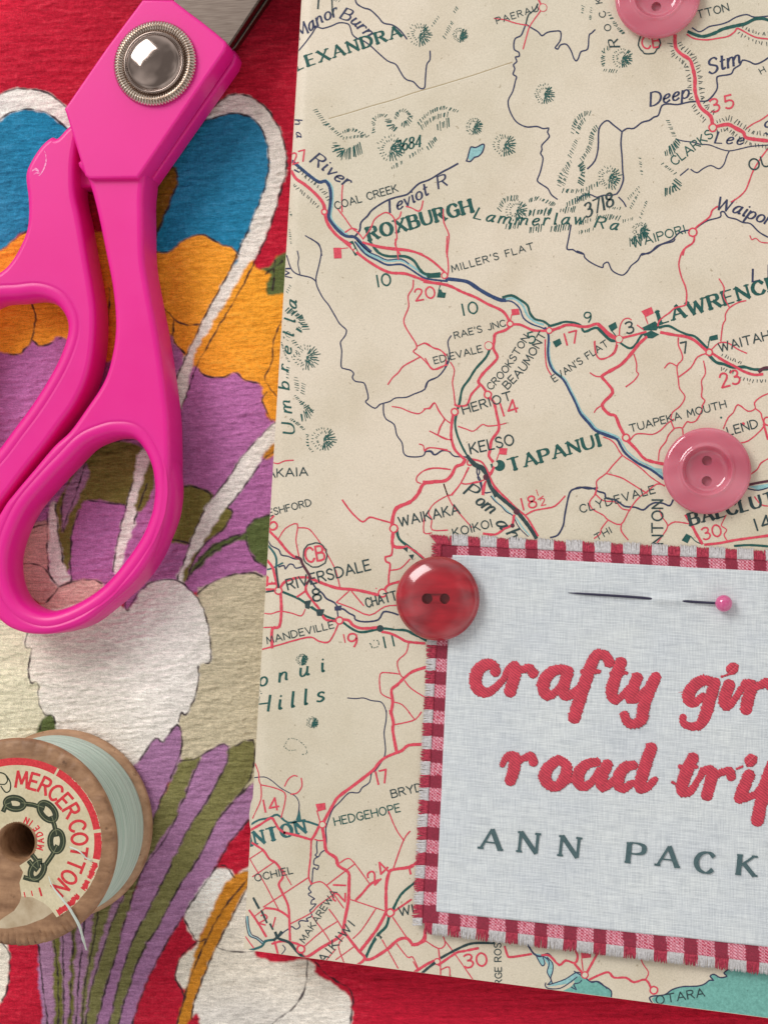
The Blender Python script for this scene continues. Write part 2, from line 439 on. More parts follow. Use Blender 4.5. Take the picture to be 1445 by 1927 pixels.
C = dict(red=(184, 28, 52), blue=(30, 126, 164), orange=(236, 154, 48), purple=(176, 106, 160), mauve=(164, 122, 152), white=(232, 227, 223),
         olive=(120, 112, 56), green=(90, 102, 58), cream=(214, 207, 180), tan=(198, 186, 158), rose=(212, 168, 158), hazed_purple=(166, 118, 158), hazed_olive=(124, 120, 74), black=(52, 40, 46), brown=(126, 84, 22), stem=(112, 108, 54), ochre=(196, 128, 40), petal=(228, 221, 212))  # lower-fan purple and olive softened by lens haze painted into the dye
AREA_FILLS = [
 ('white', "-60,172 -20,178 0,178 25,166 45,165 80,170 105,182 125,200 150,225 160,260 130,262 110,240 85,222 50,212 20,220 0,232 -60,300"),
 ('blue', "-60,300 0,228 20,213 50,206 85,211 110,228 135,250 135,300 110,400 60,430 35,440 15,460 0,470 -60,480"),
 ('white', "330,225 392,204 432,178 459,178 482,187 506,209 524,239 536,277 538,311 529,354 516,399 499,448 484,480 477,495 459,530 434,575 394,644 369,689 350,744 332,784 310,830 290,830 325,729 300,500"),
 ('blue', "250,330 374,229 399,222 427,214 452,213 477,224 494,247 504,279 504,314 496,354 479,399 459,448 447,480 432,500 300,500 240,420"),
 ('brown', "240,300 322,311 332,326 331,349 315,389 297,429 287,468 270,475 240,420"),
 ('orange', "-60,480 0,470 15,460 45,437 60,430 120,420 200,440 290,473 320,471 345,451 374,441 394,446 412,458 432,463 447,478 444,486 432,507 409,550 382,600 359,649 345,670 332,649 325,627 318,640 290,640 250,650 200,680 115,634 92,647 72,649 60,639 47,654 30,666 0,664 -60,660"),
 ('purple', "-60,662 0,664 30,666 47,654 60,639 72,649 92,647 115,634 200,680 250,650 290,640 318,640 325,627 332,649 345,668 337,699 325,729 300,790 290,850 200,1110 60,1110 -60,1000"),
 ('orange', "479,488 516,480 560,480 560,600 530,604 516,645 514,690 500,712 505,725 519,740 540,760 540,810 511,793 499,769 493,749 500,732 487,720 469,718 454,710 439,700 422,708 404,710 384,706 374,694 359,694 372,655 394,617 439,542 462,500"),
 ('purple', "359,692 374,694 384,706 404,710 422,708 439,700 454,710 469,718 487,720 500,732 493,749 499,769 511,793 560,800 560,1100 330,1110 200,1110 300,850 332,786 350,744"),
 ('orange', "496,560 570,540 570,800 520,795 500,760 490,720 500,640"),
 ('red', "484,478 500,440 560,300 560,480 520,482 516,490 494,506 478,498"),
 ('green', "489,505 505,500 520,484 560,470 560,545 533,551 501,553 500,530 506,515"),
 ('olive', "300,905 333,917 359,913 389,924 396,937 375,985 355,1023 335,1020 300,1005"),
 ('white', "540,780 516,796 494,816 459,854 434,891 404,931 390,948 366,997 348,1049 331,1094 346,1098 359,1049 381,1023 415,967 430,952 467,904 494,861 514,836 540,815"),
 ('ochre', "530,825 514,836 497,858 505,862 540,835"),
 ('olive', "424,953 437,963 418,997 374,1034 352,1090 345,1090 359,1049 381,1023 415,967"),
 ('green', "355,1085 372,1050 392,1031 430,1012 463,1001 463,993 478,978 508,969 540,965 540,1080 503,1068 482,1057 467,1035 461,1016 426,1026 396,1047 372,1070"),
 ('olive', "140,870 200,832 250,835 275,860 275,960 232,950 164,942 149,963 130,1060 120,1075 100,1060 95,970 120,920"),
 ('mauve', "128,905 160,870 165,900 140,950 118,1000 115,960"),
 ('purple', "164,941 232,949 300,940 300,1060 213,1085 135,1096 133,1060 135,997"),
 ('rose', "-10,1050 60,990 90,985 90,1072 108,1105 85,1133 48,1125 20,1125"),  # white petal with pink bounce from the handle put into its colour
 ('white', "262,850 285,850 276,905 258,960 239,1023 225,1075 211,1070 220,1020 232,967 250,900"),
 ('olive', "283,855 290,900 268,960 252,952 270,900"),
 ('white', "92,960 104,945 108,997 122,1070 131,1092 108,1106 92,1072"),
 ('rose', "85,1133 108,1105 135,1094 170,1090 195,1102 190,1150 60,1170 50,1140"),
 ('cream', "-60,1180 60,1180 110,1195 100,1400 -60,1400"),
 ('tan', "370,1118 392,1100 430,1083 470,1078 495,1085 540,1110 540,1500 460,1520 300,1440 330,1330 380,1240"),
 ('white', "239,1150 258,1117 284,1096 318,1091 344,1098 366,1120 381,1143 391,1177 396,1214 394,1244 385,1249 374,1255 372,1289 362,1322 349,1345 340,1341 336,1360 320,1420 250,1450 90,1420 101,1363 99,1347 82,1345 71,1318 69,1285 56,1285 52,1251 58,1221 45,1218 45,1199 60,1160 200,1130"),
 ('purple', "230,1140 245,1110 262,1092 285,1080 258,1117 241,1148"),
 ('green', "68,1372 82,1348 99,1347 104,1365 100,1400 64,1395"),
 ('red', "-60,1775 7,1775 69,1767 88,1927 100,2040 -60,2040"),
 ('white', "-60,1770 5,1774 16,1800 11,1865 0,1885 -20,1900 -60,1900"),
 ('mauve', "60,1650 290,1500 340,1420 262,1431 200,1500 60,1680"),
 ('hazed_purple', "230,1500 262,1431 291,1390 306,1397 333,1364 342,1393 338,1420 314,1479 288,1543 258,1625 209,1741 176,1842 161,1927 150,2040 95,2040 69,1767 120,1700"),
 ('mauve', "60,1700 240,1690 230,1740 176,1860 161,2040 95,2040 69,1767"),  # haze over the lower fan, painted in as mauve
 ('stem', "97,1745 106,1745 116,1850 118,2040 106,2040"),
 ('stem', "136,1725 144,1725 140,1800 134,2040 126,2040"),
 ('hazed_olive', "187,1674 210,1700 178,1800 160,1900 152,2040 145,2040 158,1850"),
 ('hazed_olive', "316,1479 340,1431 366,1429 375,1430 340,1517 310,1580 262,1648 220,1786 183,1924 170,2040 150,2040 161,1924 176,1842 209,1741 258,1625 288,1543"),
 ('hazed_purple', "372,1434 389,1416 422,1401 428,1431 389,1506 348,1569 318,1636 277,1715 239,1797 206,1924 196,2040 170,2040 183,1924 220,1786 262,1648 299,1584 333,1532"),
 ('hazed_olive', "426,1414 475,1393 474,1453 445,1502 407,1547 377,1610 336,1670 295,1748 262,1801 224,1924 215,2040 196,2040 206,1924 239,1797 277,1715 318,1636 348,1569 389,1506 428,1431"),
 ('hazed_purple', "540,1400 473,1476 445,1502 407,1547 377,1610 336,1670 295,1748 262,1801 224,1924 215,2040 240,2040 250,1924 288,1823 329,1748 355,1707 404,1636 430,1588 460,1552 540,1470"),
 ('red', "540,1480 460,1552 430,1588 400,1640 422,1629 445,1651 465,1620 540,1600"),
 ('red', "344,1728 329,1748 288,1823 250,1924 240,2040 320,2040 333,1924 346,1875 329,1849 333,1812 370,1771 352,1745"),
 ('white', "400,1640 430,1636 441,1652 420,1690 385,1741 370,1771 344,1730 360,1700"),
 ('petal', "370,1775 395,1730 430,1660 480,1640 480,1800 580,1806 594,1832 624,1852 647,1867 659,1884 662,1927 655,2040 350,2040 340,1940 351,1870 340,1860 332,1845 335,1812"),
 ('ochre', "430,1655 463,1640 490,1640 461,1674 441,1718 407,1782 374,1860 358,1924 345,2040 318,2040 333,1924 351,1860 372,1778 396,1718"),
 ('red', "361,1912 372,1915 376,1960 340,2040 325,2040 345,1960"),
]
LINES = [
 "-10,182 25,168 45,166 80,171 105,184 125,203 145,232", "-10,232 20,212 50,205 85,210 110,227 135,250", "392,204 432,178 459,178 482,187 506,209 524,239 536,277 538,311 529,354 516,399 499,448 477,495 459,530 434,575 394,644 369,689 350,744 332,784",
 "330,262 374,229 399,222 427,214 452,213 477,224 494,247 504,279 504,314 496,354 479,399 459,448 432,507 409,550 382,600 359,649 337,699 322,735",
 "310,300 322,311 332,326 331,349 315,389 297,429 288,468 300,474 320,471 345,451 374,441 394,446 412,458 432,463 449,478", "-20,480 0,470 15,460 45,437 60,430",
 "306,576 327,600 349,611 378,610", "327,600 325,629 332,649 347,664", "320,640 325,627", "374,694 384,706 404,710 422,708 439,700 454,710 469,718 487,720", "528,604 514,642 511,679 498,708 501,722 520,745", "501,738 493,749 499,769 511,793",
 "56,568 65,592 63,619 58,639 47,654 30,666 0,664 -20,664", "60,639 72,649 92,647 115,634", "205,540 203,590 195,655 175,690", "498,515 530,490", "516,490 512,545", 
 "540,780 516,796 494,816 459,854 434,891 404,931 396,937 366,997 348,1049 333,1091", "514,850 494,866 467,904 439,941 427,955 437,963 418,997 374,1034 352,1090", "333,920 359,915 389,925 396,937", "318,1014 340,1018 355,1023",
 "359,1081 392,1044 430,1022 463,1001", "372,1055 396,1031 430,1012 461,1003", "463,993 478,978 508,969", "461,1003 467,1035 482,1057 503,1068",
 "164,941 200,946 232,949", "149,963 135,997 131,1060 133,1094", "250,900 232,967 220,1020 211,1075", "276,910 258,960 250,985", "60,993 90,985", "88,965 90,1072 108,1105 85,1133", "104,950 108,997 118,1060", "41,1062 60,1060 80,1068 95,1085 105,1103", "108,1105 135,1095 170,1091 190,1098", "160,870 140,935 115,1000", "118,930 115,975 120,1000",
 "239,1150 258,1117 284,1096 318,1091 344,1098 366,1120 381,1143 391,1177 396,1214 394,1244 385,1249", "372,1255 372,1289 362,1322 349,1345 340,1341 336,1358", "233,1120 236,1148 243,1148", "370,1118 392,1100 430,1083 470,1078 492,1085", "50,1190 45,1218 58,1221 52,1251 56,1285 69,1285 71,1318 82,1345 99,1347 103,1362",
 "262,1431 291,1390 306,1397 333,1364 342,1393 338,1420 314,1479 288,1543 258,1625 209,1741 176,1842 161,1927 155,1990", "338,1432 366,1429 389,1416 422,1401 428,1431 389,1506 348,1569 318,1636 277,1715 239,1797 206,1924 200,1990", "375,1430 340,1517 310,1580 262,1648 220,1786 183,1924 176,1990", "428,1412 475,1393 474,1453 445,1502 407,1547 377,1610 336,1670 295,1748 262,1801 224,1924 215,2000",
 "470,1478 445,1502", "466,1545 430,1588 404,1636 355,1707 329,1748 288,1823 250,1924 240,2000", "404,1633 422,1629 441,1652", "344,1728 370,1771 385,1768", "372,1772 350,1790 335,1812 330,1845 346,1875 333,1924 325,1980", "465,1655 435,1690 408,1730 385,1775 358,1840 345,1885 333,1930", "470,1660 441,1718 407,1782 374,1860 360,1915 372,1918", "407,1782 425,1790 460,1792 480,1790",
 "578,1806 576,1845 565,1880 547,1902 512,1927 495,1960", "594,1812 614,1835 637,1850 657,1862 664,1884 661,1900 659,1927 655,1990", "69,1767 78,1850 88,1927 95,1990", "0,1775 16,1800 11,1865 0,1885", "160,1711 150,1820 140,1990", "187,1674 178,1760 160,1850 150,1990", "115,1735 118,1800 120,1990", "138,1725 135,1800 128,1990", "97,1745 108,1850 108,1990", "82,1348 74,1372",
]


def inside(px, py, poly):
    r = np.zeros(px.shape, bool)
    n = len(poly)
    for i in range(n):
        x1, y1 = poly[i]; x2, y2 = poly[(i + 1) % n]
        if y1 == y2:
            continue
        c = ((y1 > py) != (y2 > py)) & (px < (x2 - x1) * (py - y1) / (y2 - y1) + x1)
        r ^= c
    return r


def blur1(a, r, axis):
    """box blur"""
    if r < 1:
        return a
    pad = [(0, 0)] * a.ndim; pad[axis] = (r + 1, r)
    b = np.cumsum(np.pad(a, pad, mode='edge'), axis=axis)
    n = a.shape[axis]
    hi = np.take(b, np.arange(2 * r + 1, 2 * r + 1 + n), axis=axis); lo = np.take(b, np.arange(0, n), axis=axis)
    return (hi - lo) / (2 * r + 1)


def field(ny, nx, ry, rx, rng, it=2):
    a = rng.standard_normal((ny, nx)).astype(np.float32)
    for _ in range(it):
        a = blur1(blur1(a, rx, 1), ry, 0)
    return (a - a.mean()) / a.std()


def build_cloth():
    st = 1.7
    xs = np.concatenate([np.arange(-420, -44, 24), np.arange(-44, 700, st), np.arange(700, 1500, 5.0), np.arange(1500, 2000, 30)])
    ys = np.concatenate([np.arange(-320, -24, 24), np.arange(-24, 1956, st), np.arange(1956, 2300, 24)])
    X, Y = np.meshgrid(xs, ys)
    ny, nx = X.shape
    rng = np.random.default_rng(5)
    # a wobble along the yarns so dye edges bleed
    wob1 = field(ny, nx, 1, 2, rng); wob2 = field(ny, nx, 3, 3, rng)
    QX = X + 0.9 * wob1 + 1.1 * wob2; QY = Y + 1.1 * field(ny, nx, 2, 3, rng)
    col = np.empty((ny, nx, 3), np.float32)
    L = {k: np.array(lin(*v)[:3], np.float32) for k, v in C.items()}
    col[:] = L['red']
    soft = np.zeros((ny, nx), np.float32)
    for name, s in AREA_FILLS:
        P = np.array(smooth_pts(parse_pts(s), 3, True))
        x0, y0 = P.min(0) - 6; x1, y1 = P.max(0) + 6
        i0, i1 = np.searchsorted(ys, [y0, y1]); j0, j1 = np.searchsorted(xs, [x0, x1])
        if i1 <= i0 or j1 <= j0:
            continue
        m = inside(QX[i0:i1, j0:j1], QY[i0:i1, j0:j1], P)
        col[i0:i1, j0:j1][m] = L[name]
    # dye shading across the petals and leaves: uneven take-up in broad patches
    tone = field(ny, nx, 34, 30, rng, 3)
    col *= (1 + 0.10 * tone)[..., None]
    warm = field(ny, nx, 60, 50, rng, 3)
    iswh = (col.min(-1) > 0.55)
    cr_ = np.clip(0.5 + 0.45 * field(ny, nx, 45, 55, rng, 3), 0, 1)[..., None] * iswh[..., None]
    col = col * (1 - cr_) + cr_ * col * np.array([0.90, 0.86, 0.76], np.float32)
    isor = (np.abs(col[..., 0] - L['orange'][0]) < 0.2) & (col[..., 2] < 0.05) & (col[..., 1] > 0.15)
    col[..., 1] = np.where(isor, col[..., 1] * (1 - 0.16 * np.clip(warm, -1.2, 1.2)), col[..., 1])
    isbl = (col[..., 0] < 0.02) & (col[..., 2] > 0.2)
    col[..., 0] = np.where(isbl, col[..., 0] + 0.012 * np.clip(warm + .4, 0, 2), col[..., 0])
    for k in range(3):
        col[..., k] = blur1(blur1(col[..., k], 1, 1), 1, 0)
    # the black outlines
    lk = np.zeros((ny, nx), np.float32)
    br = field(ny, nx, 2, 2, rng)
    for s in LINES:
        P = np.array(smooth_pts(parse_pts(s), 3))
        for a, b in zip(P[:-1], P[1:]):
            lo = np.minimum(a, b) - 6; hi = np.maximum(a, b) + 6
            i0, i1 = np.searchsorted(ys, [lo[1], hi[1]]); j0, j1 = np.searchsorted(xs, [lo[0], hi[0]])
            if i1 <= i0 or j1 <= j0:
                continue
            qx = QX[i0:i1, j0:j1] * 0.35 + X[i0:i1, j0:j1] * 0.65 - a[0]; qy = QY[i0:i1, j0:j1] * 0.35 + Y[i0:i1, j0:j1] * 0.65 - a[1]
            d = b - a; t = np.clip((qx * d[0] + qy * d[1]) / (d @ d + 1e-9), 0, 1)
            dist = np.hypot(qx - t * d[0], qy - t * d[1])
            lk[i0:i1, j0:j1] = np.maximum(lk[i0:i1, j0:j1], np.clip((2.3 + 0.4 * br[i0:i1, j0:j1] - dist) / 1.8, 0, 1))
    lk *= np.clip(0.84 + 0.12 * br, 0.4, 0.95)
    col = col * (1 - lk[..., None]) + L['black'] * lk[..., None]
    # crepe: long weft ripples over a fine weave (height in metres)
    rip = field(ny, nx, 1, 7, rng, 2) + 0.5 * field(ny, nx, 2, 12, rng, 2) + 0.5 * field(ny, nx, 1, 2, rng, 1) + 0.22 * field(ny, nx, 3, 1, rng, 1)
    warp = np.roll(rip, 3, axis=1)
    rip = rip + 0.5 * field(ny, nx, 0, 2, rng, 1)
    sh = np.arange(nx)[None, :]; rip = rip[(np.arange(ny)[:, None] + (sh * 0.08).astype(int)) % ny, np.broadcast_to(sh, (ny, nx))]
    fine = ((X > -44) & (X < 700) & (Y > -24) & (Y < 1956)).astype(np.float32)
    coarse = ((X >= 700) & (X < 1500) & (Y > -24) & (Y < 1956)).astype(np.float32)
    rip = rip / rip.std()
    h = 0.000085 * rip * (fine + coarse * 0.8) + 0.00022 * field(ny, nx, 60, 70, rng, 3)
    # yarn tops take less dye
    yarn = np.clip(field(ny, nx, 0, 4, rng, 1) * 0.45 + 0.35 * field(ny, nx, 2, 0, rng, 1) + 0.5 * rip, -2.2, 2.6)
    col = np.clip(col * (1 + 0.088 * yarn * (fine + coarse))[..., None] + (0.008 * np.clip(yarn, 0, 3) * fine)[..., None], 0.002, 0.9)
    P = WA(X, Y, 0.0)
    P[..., 2] = h - 0.0004
    m, nt, p = mat('printed_crepe', (0.5, 0.5, 0.5, 1), 0.85)
    at = nd(nt, 'ShaderNodeAttribute', attribute_name='Col')
    v1 = coords(nt, scale=(1, 1, 1))
    wv = noise(nt, coords(nt, scale=(4200, 5200, 1)), 1.0, 2, 0.6)
    n2 = noise(nt, coords(nt, scale=(650, 2900, 1)), 1.0, 3, 0.6, 0.6)
    c2 = mixc(nt, at.outputs['Color'], ramp(nt, wv, (0.80, 0.80, 0.80, 1), (1.26, 1.26, 1.26, 1), 0.3, 0.7))
    c3 = mixc(nt, c2, ramp(nt, n2, (0.84, 0.84, 0.84, 1), (1.24, 1.24, 1.24, 1), 0.32, 0.68))
    nt.links.new(c3, p.inputs['Base Color'])
    ad = nd(nt, 'ShaderNodeMath', operation='ADD'); nt.links.new(wv, ad.inputs[0]); nt.links.new(n2, ad.inputs[1])
    bump(nt, p, ad.outputs[0], 0.00010, 0.6)
    p.inputs['Specular IOR Level'].default_value = 0.12
    o = grid_obj('tablecloth', P, col, m)
    o['label'] = 'red crepe tablecloth with printed flowers lying under everything'; o['category'] = 'tablecloth'
    return o


build_cloth()

